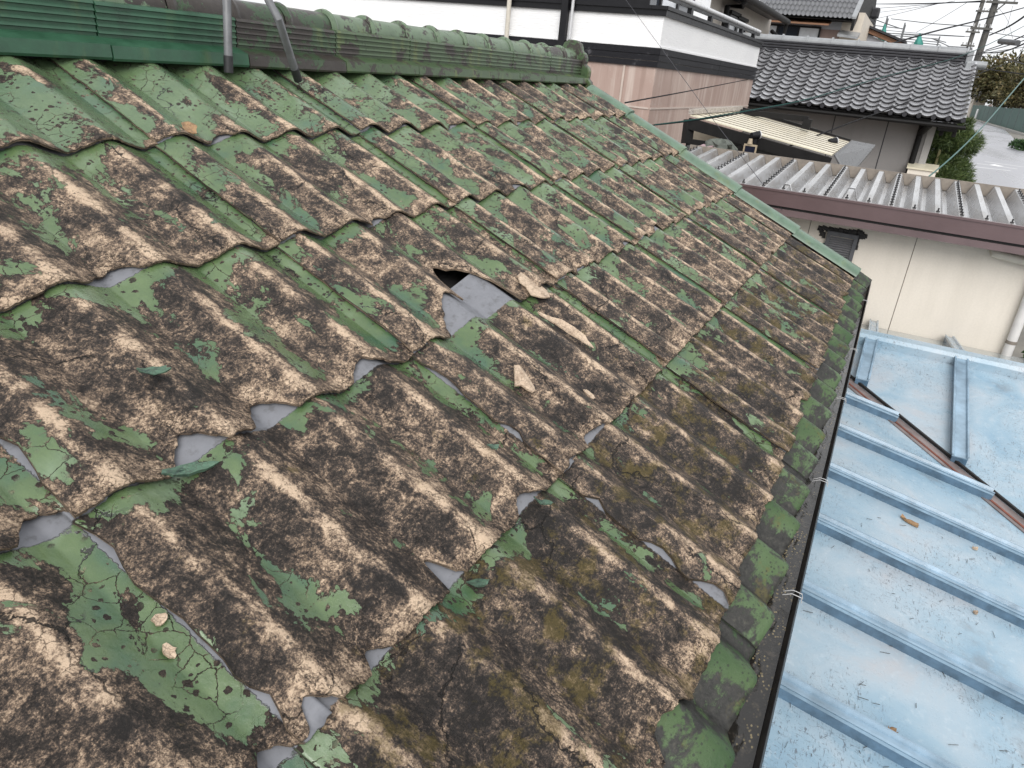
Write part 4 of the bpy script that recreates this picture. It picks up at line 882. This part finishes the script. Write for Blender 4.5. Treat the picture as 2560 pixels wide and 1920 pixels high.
# ------------------------------------------------------------------ houses further off
M['beige']=streaky('beige_ribbed_wall',(.50,.45,.39),(.38,.34,.30),.5,.6,(8,8,.3)); M['red_brown']=streaky('red_brown_board',(.235,.165,.145),(.17,.12,.11),.4,.6,(4,4,1)); M['grey_paint']=plain('pale_grey_wall',(.34,.35,.38),.6,.1,3,.001)
M['cream_far']=plain('cream_render',(.58,.52,.44),.6,.1,3,.001); M['orange_wood']=plain('orange_brown_barge',(.22,.11,.06),.6,.2,4,.001); M['white_far']=plain('white_render',(.66,.66,.66),.6,.08,3,.001)
XBE=26.0; c=onx(*z8(1565,232),XBE); yb=c[1]; zb_=c[2]; wy=yb+.55
bq=thing('beige_house',(XBE-3,wy+2,GZ),'beige ribbed-wall house with black gutter seen over the balcony rail','house')
xw1=ony(*z8(1388,260),wy)[0]; xw0=ony(*z8(745,60),wy)[0]-2
mb=MB(); mb.box((xw0,wy,GZ),(xw1,wy+6,zb_+.12)); mb.build('wall',M['beige'],bq)
mb=MB(); mb.prism([(xw0,yb+.05,zb_+.03),(xw0,yb+4,zb_+1.8),(xw0,yb+8,zb_+.03)],(XBE-xw0,0,0)); mb.build('roof',M['kawara_dark'],bq)
mb=MB(); mb.tube([(xw0,yb-.02,zb_+.01),(XBE+.03,yb-.02,zb_-.01)],.085,10); gq=mb.build('roof_gutter',M['char'],bq,smooth=True)
mb=MB(); p0=ony(*z8(1110,20),yb); p1=ony(*z8(1095,70),wy-.12); p2=ony(*z8(930,68),wy-.12); p3=ony(*z8(870,330),wy-.12)
mb.tube([p0,p1,p2,np.array([p2[0],wy-.12,GZ+2])],.065,8); mb.build('downpipe',M['char'],bq,smooth=True)
mb=MB(); mb.tube([(XBE-.05,yb,zb_-.05),(XBE-.05,yb,zb_-.55),ony(*z8(1400,330),wy-.1)],.06,8); mb.build('downpipe',M['char'],bq,smooth=True)
for (u0,u1) in ((z8(935,150),z8(1012,300)),(z8(1012,205),z8(1098,320))):
    a=ony(*u0,wy); b=ony(*u1,wy); zt2=a[2]; w=window(min(a[0],b[0]),max(a[0],b[0]),min(b[2],zt2-.9),zt2,'y',wy,bq,1)
    mb=MB(); mb.box((min(a[0],b[0])-.02,wy-.10,zt2+.02),(max(a[0],b[0])+.02,wy-.002,zt2+.10)); mb.build('window_hood',M['char'],w)
def far_roof(par,XE_,e0,e1,deg,nrow,tw_,top_px,label_th=.03):
    """rows of pan tiles on a roof that faces us; e0 left and e1 right end of the eave"""
    th=math.radians(deg); n_=(-math.tan(th),0,1); z_=(e0[2]+e1[2])/2; d_=z_-math.tan(th)*XE_
    xt=onpl(*top_px,n_,d_)[0]; run_=(xt-XE_)/nrow; ncol=max(1,int(round((e0[1]-e1[1])/tw_))); tw2=(e0[1]-e1[1])/ncol
    me=tile_mesh('roof_tile',tw2*1.03,run_*1.1/math.cos(th),.06,None,th,7,.022); me.materials.append(M['kawara_far'])
    for r_ in range(nrow):
        for c_ in range(ncol):
            o=bpy.data.objects.new('roof_tile',me); COL.objects.link(o); o.parent=par; x=XE_+run_*r_
            o.location=np.array([x,e1[1]+tw2*(c_+1),z_+math.tan(th)*(x-XE_)+random.uniform(0,.004)])-ORG[par.name]
    zt=z_+math.tan(th)*(xt-XE_)
    mb=MB(); mb.prism([(XE_+.03,e1[1]+.02,z_-.05),(xt,e1[1]+.02,zt-.03),(2*xt-XE_,e1[1]+.02,z_-.05)],(0,e0[1]-e1[1],0)); mb.build('roof_deck',M['char'],par)
    return xt,zt,z_
XT2=34.0; a=onx(*z8(1440,150),XT2); b=onx(*z6(372,208),XT2)
ft=thing('far_tiled_house',(XT2+4,(a[1]+b[1])/2,GZ),'two-storey house with steep grey tile roof and dark gable beyond the grey ridge','house')
xt,zt,ze=far_roof(ft,XT2,a+np.array([0,.9,0]),b,29,17,(a[1]-b[1])/17.,(2060,-150))
mb=MB(); 
for dz,dx in ((.0,.0),): mb.prism([(XT2-.02,b[1]-.02,ze-.40),(XT2-.02,b[1]-.02,ze+.0),(xt,b[1]-.02,zt+.0),(xt,b[1]-.02,zt-.75)],(0,-.10,0))
mb.build('bargeboard',M['char'],ft)
mb=MB(); mb.prism([(XT2+.02,b[1]-.13,ze+.02),(xt,b[1]-.13,zt+.02),(xt,b[1]-.13,zt+.10),(XT2+.02,b[1]-.13,ze+.10)],(0,.17,0)); mb.build('verge_tile_row',M['kawara_ridge'],ft)
wx=XT2+.9; wl=a[1]+1.; wr=onx(*z6(470,300),wx)[1]; zmid2=onx(*z6(120,305),wx)[2]
wm=onx(*z6(255,300),wx)[1]
mb=MB(); mb.box((wx,wm,zmid2),(wx+6,wl,ze+.35)); mb.build('upper_wall',M['grey_paint'],ft)
mb=MB(); mb.box((wx,wm,GZ),(wx+6,wl,zmid2-.003)); mb.build('lower_wall',M['red_brown'],ft)
mb=MB(); mb.box((wx+.05,wr,GZ),(wx+6,wm-.003,ze+.33)); mb.build('corner_wall',M['cream_far'],ft)
p=onx(*z6(-15,245),wx-.4); q=onx(*z6(145,245),wx-.4)
mb=MB(); mb.hexa([(wx-.75,q[1],p[2]-.06),(wx-.002,q[1],p[2]+.1),(wx-.002,wl,p[2]+.1),(wx-.75,wl,p[2]-.06)],[(wx-.75,q[1],p[2]),(wx-.002,q[1],p[2]+.16),(wx-.002,wl,p[2]+.16),(wx-.75,wl,p[2])]); mb.build('window_canopy',M['orange_wood'],ft)
p=onx(*z6(60,280),wx); window(p[1],wl-.2,p[2]-1.6,p[2],'x',wx,ft,3)
mb=MB(); p=onx(*z6(290,330),wx-.3); mb.prism([(wx-.7,wr,p[2]-.25),(wx+.045,wr,p[2]-.05),(wx+.045,wm,p[2]-.0),(wx-.7,wm,p[2]-.2)],(0,0,.08)); mb.build('porch_roof',M['kawara_ridge'],ft)
XT3=42.0; a=onx(*z6(466,322),XT3); b=onx(*z6(578,328),XT3)
f3=thing('small_tiled_house',(XT3+2,(a[1]+b[1])/2,GZ),'small grey tiled roof tucked beside the dark gable end','house')
xt,zt,ze=far_roof(f3,XT3,a+np.array([0,1.2,0]),b,30,10,.27,z6(560,178))
mb=MB(); mb.box((xt-.25,b[1]-.05,zt-.05),(xt+.25,a[1]+1.2,zt+.42)); mb.build('ridge',M['kawara_dark'],f3,bevel=.08)
mb=MB(); mb.box((XT3+.6,b[1]+.35,GZ),(xt+1,a[1]+1.1,ze+.1)); mb.build('wall',M['kawara_dark'],f3)
XT4=39.0; a=onx(*z6(580,335),XT4); m_=onx(*z6(905,470),XT4)
f4=thing('brown_gable_house',(XT4+1,(a[1]+m_[1])/2,GZ),'low house with orange-brown sloping barge behind the scaffold','house')
mb=MB(); mb.bar(a+np.array([0,.5,.16]),m_+np.array([0,0,-.02]),.16,.26,up=(1,0,0)); mb.build('bargeboard',M['orange_wood'],f4)
mb=MB(); mb.prism([(XT4+.1,a[1]+.4,GZ),(XT4+.1,a[1]+.4,a[2]+.0),(XT4+.1,m_[1],m_[2]-.15),(XT4+.1,m_[1],GZ)],(5,0,0)); mb.build('wall',M['grey_paint'],f4)
mb=MB(); mb.prism([(XT4-.3,a[1]+.5,a[2]+.27),(XT4-.3,m_[1]-.1,m_[2]+.07),(XT4-.3,m_[1]-.1,m_[2]+.16),(XT4-.3,a[1]+.5,a[2]+.36)],(6,0,0)); mb.build('roof',M['kawara_dark'],f4)
# scaffold and its furled sheets
M['pipe']=plain('galvanised_scaffold_pipe',(.16,.165,.17),.4,.2,6,0,.4); M['teal_sheet']=plain('teal_mesh_sheet',(.03,.22,.18),.6,.25,5,.004); M['green_fence']=streaky('dark_green_fence_sheet',(.016,.072,.055),(.035,.105,.085),.6,.6,(.4,.4,.3),3)
XS=48.0
sf=thing('scaffolding',(XS,onx(*z6(920,300),XS)[1],GZ),'thin grey scaffolding frame standing behind the grey ridge','scaffold')
for (t,b_) in ((z6(742,170),0),(z6(925,235),0),(z6(1285,378),0),(z6(1075,350),0),(z6(600,250),0)):
    for dx in (0,1.2):
        p=onx(*t,XS); mb=MB(); mb.tube([(XS+dx,p[1],GZ),(XS+dx,p[1],p[2])],.035,6); mb.build('pole',M['pipe'],sf)
for (l,r_) in ((z6(590,262),z6(905,298)),(z6(590,330),z6(1100,372)),(z6(600,352),z6(1285,405)),(z6(740,385),z6(1290,440)),(z6(740,410),z6(1290,465)),(z6(1200,400),z6(1350,440))):
    p,q=onx(*l,XS),onx(*r_,XS); mb=MB(); mb.tube([p,q],.025,6); mb.build('rail',M['pipe'],sf)
p,q=onx(*z6(1205,400),XS),onx(*z6(1420,500),XS+.6); mb=MB(); mb.tube([p,q],.022,6); mb.build('brace',M['pipe'],sf)
for (t,b_,w,lb) in ((z6(716,250),z6(680,440),.20,'furled teal sheet on the scaffold pole nearer the dark gable'),(z6(1078,350),z6(1055,480),.20,'furled teal sheet on the middle scaffold pole')):
    p,q=onx(*t,XS-.06),onx(*b_,XS-.06); mb=MB(); pts=[p*(1-t_)+q*t_ for t_ in np.linspace(0,1,6)]
    for k_ in range(5):
        r0=.05+w*(k_/5)**.9*(1+.2*math.sin(k_*5)); r1=.05+w*((k_+1)/5)**.9*(1+.2*math.sin(k_*5+5)); mb.tube([pts[k_],pts[k_+1]],r0,7,True,r1)
    mb.build('furled_sheet',M['teal_sheet'],None,label=lb,cat='sheet')
# ------------------------------------------------------------------ poles, wires
M['pole']=plain('weathered_concrete_pole',(.085,.082,.075),.7,.2,3,.001); M['wire']=plain('black_cable',(.010,.010,.012),.7,.2,5,0,0,.15); M['thin_wire']=plain('grey_wire',(.07,.07,.08),.6,.2,5,0,0,.2); M['dark_teal']=plain('dark_teal_cable',(.006,.045,.040),.6,.2,6,0,0,.2); M['teal_wire']=plain('teal_sheathed_cable',(.010,.085,.072),.35,.2,6,0); M['insul']=plain('white_insulator',(.45,.45,.45),.25,.1,8,0)
def pole(px,x,r,arms,label):
    p=onx(*px,x); t=thing('utility_pole',(x,p[1],GZ),label,'utility pole')
    mb=MB(); mb.tube([(x,p[1],GZ),(x,p[1],10.5)],r,14,True,r*.72); mb.build('shaft',M['pole'],t,smooth=True)
    for (l,r_) in arms:
        a,b=onx(*l,x-.22),onx(*r_,x-.22); z=(a[2]+b[2])/2; mb=MB(); mb.box((x-.27,min(a[1],b[1]),z-.05),(x-.17,max(a[1],b[1]),z+.05)); ar=mb.build('crossarm',M['pole'],t)
        n_=4
        for i in range(n_):
            y=min(a[1],b[1])+abs(a[1]-b[1])*(i+.5)/n_; mb=MB(); mb.tube([(x-.22,y,z+.05),(x-.22,y,z+.20)],.035,7,True,.05); mb.build('insulator',M['insul'],ar)
    return t
p1=pole(z6(1790,250),45.,.17,((z6(1765,18),z6(2095,32)),(z6(1600,292),z6(1830,300))),'nearer thicker utility pole with long top crossarm beside the lane')
a,b=onx(*z6(1960,38),44.8),onx(*z6(1850,125),44.8); mb=MB(); mb.bar(a,b,.06,.06); mb.build('arm_brace',M['pole'],p1)
pole(z6(1660,240),62.,.16,((z6(1655,116),z6(1885,120)),(z6(1550,328),z6(1700,336)),(z6(1500,470),z6(1645,478))),'thinner utility pole behind, with three short crossarms')
def wire(pts,x0,x1,r,mat,label,name='cable',cat='cable',n=28,group=None):
    pts=[np.array(p) for p in pts]; d=np.concatenate([[0],np.cumsum([np.linalg.norm(b-a) for a,b in zip(pts[:-1],pts[1:])])]); d/=d[-1]
    ts=np.linspace(0,1,n); U=np.interp(ts,d,[p[0] for p in pts]); V=np.interp(ts,d,[p[1] for p in pts])
    for _ in range(6): U[1:-1]=.25*U[:-2]+.5*U[1:-1]+.25*U[2:]; V[1:-1]=.25*V[:-2]+.5*V[1:-1]+.25*V[2:]
    P3=[onx(u,v,1/((1-t)/x0+t/x1)) for u,v,t in zip(U,V,ts)]
    mb=MB(); mb.tube(P3,r,6); return mb.build(name,mat,None,smooth=True,label=label,cat=cat,group=group)
wire([z4(795,350),z4(900,285),z4(1040,205),z4(1180,110),z4(1375,0),z9(540,1090),z9(1000,640),z9(1180,410),z9(1464,80),z9(1600,-80)],XW-.02,13.,.0075,M['teal_wire'],'thick teal cable rising from the dark louvre vent across the road')
wire([z3(450,595),z3(620,577),z3(860,532),z3(1140,490),z3(1500,375),z3(1950,265),z3(2220,120)],5.9,19.,.0055,M['dark_teal'],'teal cable from the pink wall passing over the grey tiles')
wire([z3(440,597),z3(620,581),z3(860,540),z3(1140,496),z3(1500,384),z3(1950,262),z3(2212,225)],5.9,19.,.0055,M['wire'],'black cable running close along the teal cable over the grey tiles')
B0=onx(*z3(310,490),XC-.05)
wire([z3(310,490),z3(600,437),z3(905,377)],5.7,XE-.1,.006,M['wire'],'black cable stretched along the stained pink wall')
wire([z7(930,625),z7(1270,500),z7(1600,370),z7(1940,240),z6(690,1165),z6(1060,1010),z6(1690,760),z6(2157,590),z6(2300,540)],XL-.1,24.,.008,M['wire'],'black cable from the lean-to lamp up across the tile roof corner')
wire([z6(560,525),z6(690,480),z6(1200,330),z6(1700,210),z6(2157,80),z6(2400,10)],24.,60.,.026,M['wire'],'black cable rising from the grey ridge past both poles')
wire([z3(300,-20),z3(630,430),z3(735,580),z3(900,790),z3(1060,1000)],XC-.3,XF-.004,.0022,M['thin_wire'],'thin grey wire slanting down from the balcony to the brown fascia','wire','wire')
gw='thin wires strung between the poles'
tw_=[([(490,40),(1000,45),(1500,25),(1850,18)],60,45.,.020),([(490,42),(1100,36),(1740,12)],70,62.,.02),([(490,96),(650,86),(1000,60),(1300,36),(1740,5)],70,62.,.018),([(600,135),(1000,85),(1440,10)],80,62.,.016),([(600,200),(900,130),(1320,25)],80,62.,.016),
 ([(600,198),(740,250),(890,300)],50,48.,.022),([(1040,335),(1300,190),(1560,30)],80,62.,.016),([(780,195),(1200,245),(1640,275)],80,62.,.030),
 ([(1800,365),(1990,285),(2157,175),(2300,60)],45,25.,.030),([(1760,520),(1960,455),(2157,370),(2300,300)],45,28.,.02),([(1740,545),(1850,557),(2000,525),(2157,455),(2300,380)],45,26.,.024),([(1690,548),(1900,500),(2157,420),(2300,370)],45,30.,.018),
 ([(1680,706),(1900,735),(2157,770),(2300,785)],45,30.,.024),([(1690,580),(1900,600),(2157,660),(2300,700)],45,30.,.014),([(1740,330),(1900,350),(2157,390),(2300,410)],45,30.,.014),([(590,300),(1100,350),(1600,380)],60,62.,.018),([(595,335),(1100,360),(1540,380)],60,62.,.02),
 ([(1860,40),(1990,200),(2040,400)],45,45.,.008),([(2040,60),(1990,250),(1940,340)],45,45.,.008),([(1720,140),(1850,60),(2000,0)],62,62.,.014),([(2060,640),(2120,560),(2157,480),(2230,330)],60,50.,.02)]
tl=['thin top wire from the left roof to the long crossarm','thin wire just under the top wire','thin wire dipping left of the far pole','thin faint wire rising to the top edge','second faint wire rising below it','short wire from the small tiled roof to the scaffold','faint wire climbing steeply above the scaffold','pale broad cable crossing level above the scaffold','thick cable leaving the near pole to the upper right','cable right of the near pole above the closure','sagging cable carrying the dark closure','wire close above the sagging cable','cable falling right of the near pole over the tree','thin wire falling right just above the tree','thin wire right of the pole behind the crossarm','level wire just above the scaffold rails','lower level wire through the scaffold','slack drop wire hanging from the long crossarm','second drop wire right of the near pole','short wire over the far pole head','thin slanting wire in the far right sky']
for (pp,x0,x1,r),lb in zip(tw_,tl):
    wire([z6(*q) for q in pp],x0,x1,r,M['thin_wire'] if r<.02 else M['wire'],lb,'wire','wire',16,gw)
a,b=onx(*z6(1912,428),30.),onx(*z6(2090,446),29.); mb=MB(); mb.tube([a+(a-b)*.02,a,b,b+(b-a)*.02],.085,10); cc=mb.build('cable_closure',M['louvre'],None,label='dark splice closure hanging on the sagging cables right of the poles',cat='cable box')
# ------------------------------------------------------------------ plants
def foliage_mat(name,a,b,c):
    g=G(name); v=g.obj(); n=g.noise(v,2.2,4,.6); r=g.n('NewGeometry').outputs['Random Per Island']
    k=g.mad(r,.55,g.mul(n,.45)); return g.out(g.ramp(k,[(.2,a),(.5,b),(.8,c)]),.55)
M['needles']=foliage_mat('pine_needles',(.022,.046,.012),(.058,.095,.024),(.12,.155,.048)); M['leaves']=foliage_mat('olive_brown_leaves',(.045,.045,.018),(.10,.095,.035),(.17,.13,.06)); M['hedge']=foliage_mat('dark_glossy_leaves',(.012,.04,.012),(.03,.075,.02),(.06,.12,.035)); M['bark']=plain('dark_bark',(.055,.042,.033),.8,.4,10,.006)
def clump(V,F,c,rad,n,ln,wd,r,up=.3,out=.9):
    for _ in range(n):
        d=r.normal(size=3); d/=np.linalg.norm(d); q=r.random()**.45; p=np.array(c)+d*np.array(rad)*q
        t=d*out+r.normal(size=3)*.6+np.array([0,0,up]); t/=np.linalg.norm(t); s=np.cross(t,r.normal(size=3)); s/=np.linalg.norm(s)
        l=ln*r.uniform(.6,1.2); w=wd*r.uniform(.7,1.2); k=len(V)
        V+= [tuple(p-s*w*.3),tuple(p+t*l*.5-s*w),tuple(p+t*l),tuple(p+t*l*.5+s*w)]; F.append((k,k+1,k+2,k+3))
def crown(name,mat,par,clumps,seed):
    r=np.random.default_rng(seed); V=[];F=[]
    for (c,rad,n,ln,wd) in clumps: clump(V,F,c,rad,n,ln,wd,r)
    mb=MB(); mb.v=V; mb.f=F; return mb.build(name,mat,par)
XP=18.6
pc_=[(z9(470,790),(.5,.55,.24)),(z9(640,820),(.5,.5,.22)),(z9(760,880),(.4,.30,.16)),(z9(380,740),(.4,.3,.16)),(z9(430,930),(.5,.45,.16)),(z9(640,960),(.4,.38,.14)),(z9(330,1060),(.4,.35,.14)),(z9(560,1110),(.4,.38,.15)),(z9(660,1190),(.35,.28,.18)),(z9(470,1260),(.4,.4,.18)),(z9(620,1290),(.35,.35,.16)),(z9(560,1380),(.4,.5,.2)),(z9(760,640),(.2,.12,.1)),(z9(360,1330),(.35,.3,.2)),(z9(700,740),(.3,.14,.10))]
cl=[(onx(*p,XP+(i%3-1)*.3),rd,int(3800*rd[1]*rd[2]/.1**1)+200,.11,.0065) for i,(p,rd) in enumerate(pc_)]
tb=onx(*z9(520,1000),XP); pt=thing('pine_tree',(XP,tb[1],GZ),'low clipped pine with layered needle pads beside the grey house','tree')
crown('crown',M['needles'],pt,cl,3)
mb=MB(); mb.tube([(XP,tb[1],GZ),(XP+.1,tb[1]+.12,GZ+.9),(XP-.1,tb[1]-.1,tb[2]),(XP,tb[1]+.0,cl[0][0][2])],.11,8,True,.04)
for c in cl: mb.tube([(XP,tb[1],c[0][2]-.25),tuple(c[0])],.035,6,True,.012)
mb.build('trunk',M['bark'],pt,smooth=True)
mb=MB(); p=onx(*z9(415,1020),XP-.6); mb.tube([(p[0],p[1],GZ),(p[0],p[1],p[2]+.12)],.03,6); mb.build('bamboo_stake',M['leaves'],None,label='thin pale green stake standing among the pine pads',cat='stake')
def broad_tree(px,x,R_,n,seed,label,mat='leaves',nm='broadleaf_tree',cx=9):
    p=onx(*px,x); t=thing(nm,(x,p[1],GZ),label,'tree'); r=np.random.default_rng(seed); cs=[]
    for i in range(cx):
        d=r.normal(size=3); d/=np.linalg.norm(d); d=np.array([d[0],d[1],d[2]*.8]); cs.append((p+d*R_*r.uniform(.35,.85),(R_*.42,R_*.42,R_*.36),n//cx,R_*.13,R_*.035))
    crown('crown',M[mat],t,cs,seed)
    mb=MB(); mb.tube([(x,p[1],GZ),(x+.1,p[1]+.1,GZ+(p[2]-GZ)*.5),(x,p[1],p[2])],R_*.09,8,True,R_*.04)
    for c in cs: mb.tube([(x,p[1],GZ+(p[2]-GZ)*.6),tuple((p+c[0])/2+r.normal(0,.15,3)),tuple(c[0])],R_*.035,6,True,R_*.01)
    mb.build('trunk',M['bark'],t,smooth=True); return t
broad_tree(z6(2020,850),270.,10.5,6500,21,'round olive-brown tree behind the green fence',cx=22)
broad_tree(z6(2190,930),255.,8.,4000,23,'brownish tree at the right edge of the photo behind the fence',cx=14)
broad_tree(z6(1890,1050),262.,3.6,900,25,'small leafy shrub before the low cream house',nm='shrub')
sh=onz(*z9(1440,960),GZ); t=thing('roadside_shrub',tuple(sh),'dark low shrub at the right edge of the wet road','shrub')
crown('foliage',M['hedge'],t,[(sh+np.array([0,0,.45]),(.6,.6,.5),700,.25,.06),(sh+np.array([2,.4,.4]),(.5,.5,.4),400,.25,.06)],31)
mb=MB(); mb.tube([sh,sh+np.array([0,0,.8])],.08,6); mb.build('stem',M['bark'],t)
hx=XW+.75; h0=onx(*zb(1060,260),hx)
t=thing('hedge',(hx,h0[1]-.3,GZ),'dark glossy leafed hedge right of the white downpipe','hedge')
crown('foliage',M['hedge'],t,[((hx,h0[1]-.45-.3*i,h0[2]-.20-.45*j),(.45,.36,.34),520,.075,.026) for i in range(3) for j in range(4)],33)
mb=MB()
for i in range(3): mb.tube([(hx,h0[1]-.45-.3*i,GZ),(hx,h0[1]-.45-.3*i,h0[2]-.3)],.03,6,True,.015)
mb.build('stem',M['bark'],t)
# green fence, low houses, mirror
fa,fb=onz(*z9(800,560),GZ),onz(*z9(1560,790),GZ); fN=12
ta_=onx(*z9(830,410),fa[0])[2]
fn=thing('green_fence',tuple((fa+fb)/2),'dark green sheet fence along the far side of the lane','fence')
for i in range(fN):
    p=fa+(fb-fa)*i/fN; q=fa+(fb-fa)*(i+.985)/fN; h=3.6+random.uniform(-.12,.12)
    mb=MB(); mb.prism([p+np.array([2,0,.2]),q+np.array([2,0,.2]),q+np.array([2,0,h]),p+np.array([2,0,h])],(.06,0,0)); mb.build('fence_sheet',M['green_fence'],fn)
    mb=MB(); mb.tube([p+np.array([1.9,0,0]),p+np.array([1.9,0,h+.15])],.05,6); mb.build('post',M['pipe'],fn)
def low_house(px0,px1,pxr,x,label,wall,roof,deep=6.,hip=1.6):
    a,b=onx(*px0,x),onx(*px1,x); rz=onx(*pxr,x)[2]; t=thing('distant_house',(x+deep/2,(a[1]+b[1])/2,GZ),label,'house')
    z=(a[2]+b[2])/2; mb=MB(); mb.box((x,b[1],GZ),(x+deep,a[1],z)); mb.build('wall',M[wall],t)
    mb=MB(); y0,y1=b[1]-.4,a[1]+.4; m=x+deep/2
    mb.prism([(x-.5,y0,z-.1),(m,y0,rz),(x+deep+.5,y0,z-.1)],(0,y1-y0,0)); mb.build('roof',M[roof],t)
    w=(a[1]-b[1])
    for k_ in (.25,.65):
        mb=MB(); mb.box((x-.06,b[1]+w*k_,z-1.5),(x-.005,b[1]+w*(k_+.16),z-.5)); mb.build('window',M['glass'],t)
    return t
low_house(z9(868,290),z9(1010,330),z9(960,205),275.,'low cream house with grey tile roof left of the tree','cream_far','kawara_dark',14)
low_house(z9(930,70),z9(1075,60),z9(1000,-20),330.,'white two-storey house far beyond the tree','white_far','kawara_ridge',8)
low_house(z6(1640,700),z6(1770,760),z6(1700,650),300.,'pale grey house half hidden behind the pole','grey_paint','kawara_ridge',8)
low_house(z6(2160,690),z6(2420,720),z6(2300,640),340.,'pale house at the far right above the trees','white_far','kawara_dark',8)
low_house(z6(1380,500),z6(1600,520),z6(1480,470),200.,'distant roof just above the end of the grey ridge','grey_paint','kawara_dark',8)
p=onz(*z9(1392,718),GZ); q=onx(*z9(1446,345),p[0]); mt=thing('traffic_mirror',tuple(p),'orange-rimmed traffic mirror on a grey post at the right edge','mirror')
mb=MB(); mb.tube([p,(p[0],p[1],q[2]-.2)],.12,8); mb.build('post',M['pipe'],mt,smooth=True)
mb=MB(); mb.tube([(p[0]-.2,p[1],q[2]),(p[0]+.1,p[1],q[2])],.5,18); mb.build('hood',plain('faded_orange_rim',(.55,.20,.13),.4,.1,3,0),mt,smooth=True)
mb=MB(); mb.tube([(p[0]-.26,p[1],q[2]),(p[0]-.205,p[1],q[2])],.40,18); mb.build('mirror_face',M['strap'],mt,smooth=True)
p=onz(*z9(862,585),GZ); q=onx(*z9(885,450),p[0]); mb=MB(); mb.tube([p,(p[0],p[1],q[2])],.25,8); mb.build('white_post',M['white_far'],None,label='white post standing before the left end of the green fence',cat='post')
p=onz(*z9(985,610),GZ); q=onx(*z9(1015,395),p[0]); mb=MB(); mb.tube([p,(p[0],p[1],q[2])],.35,8); mb.build('brown_post',M['red_brown'],None,label='brown post before the green fence near its middle',cat='post')
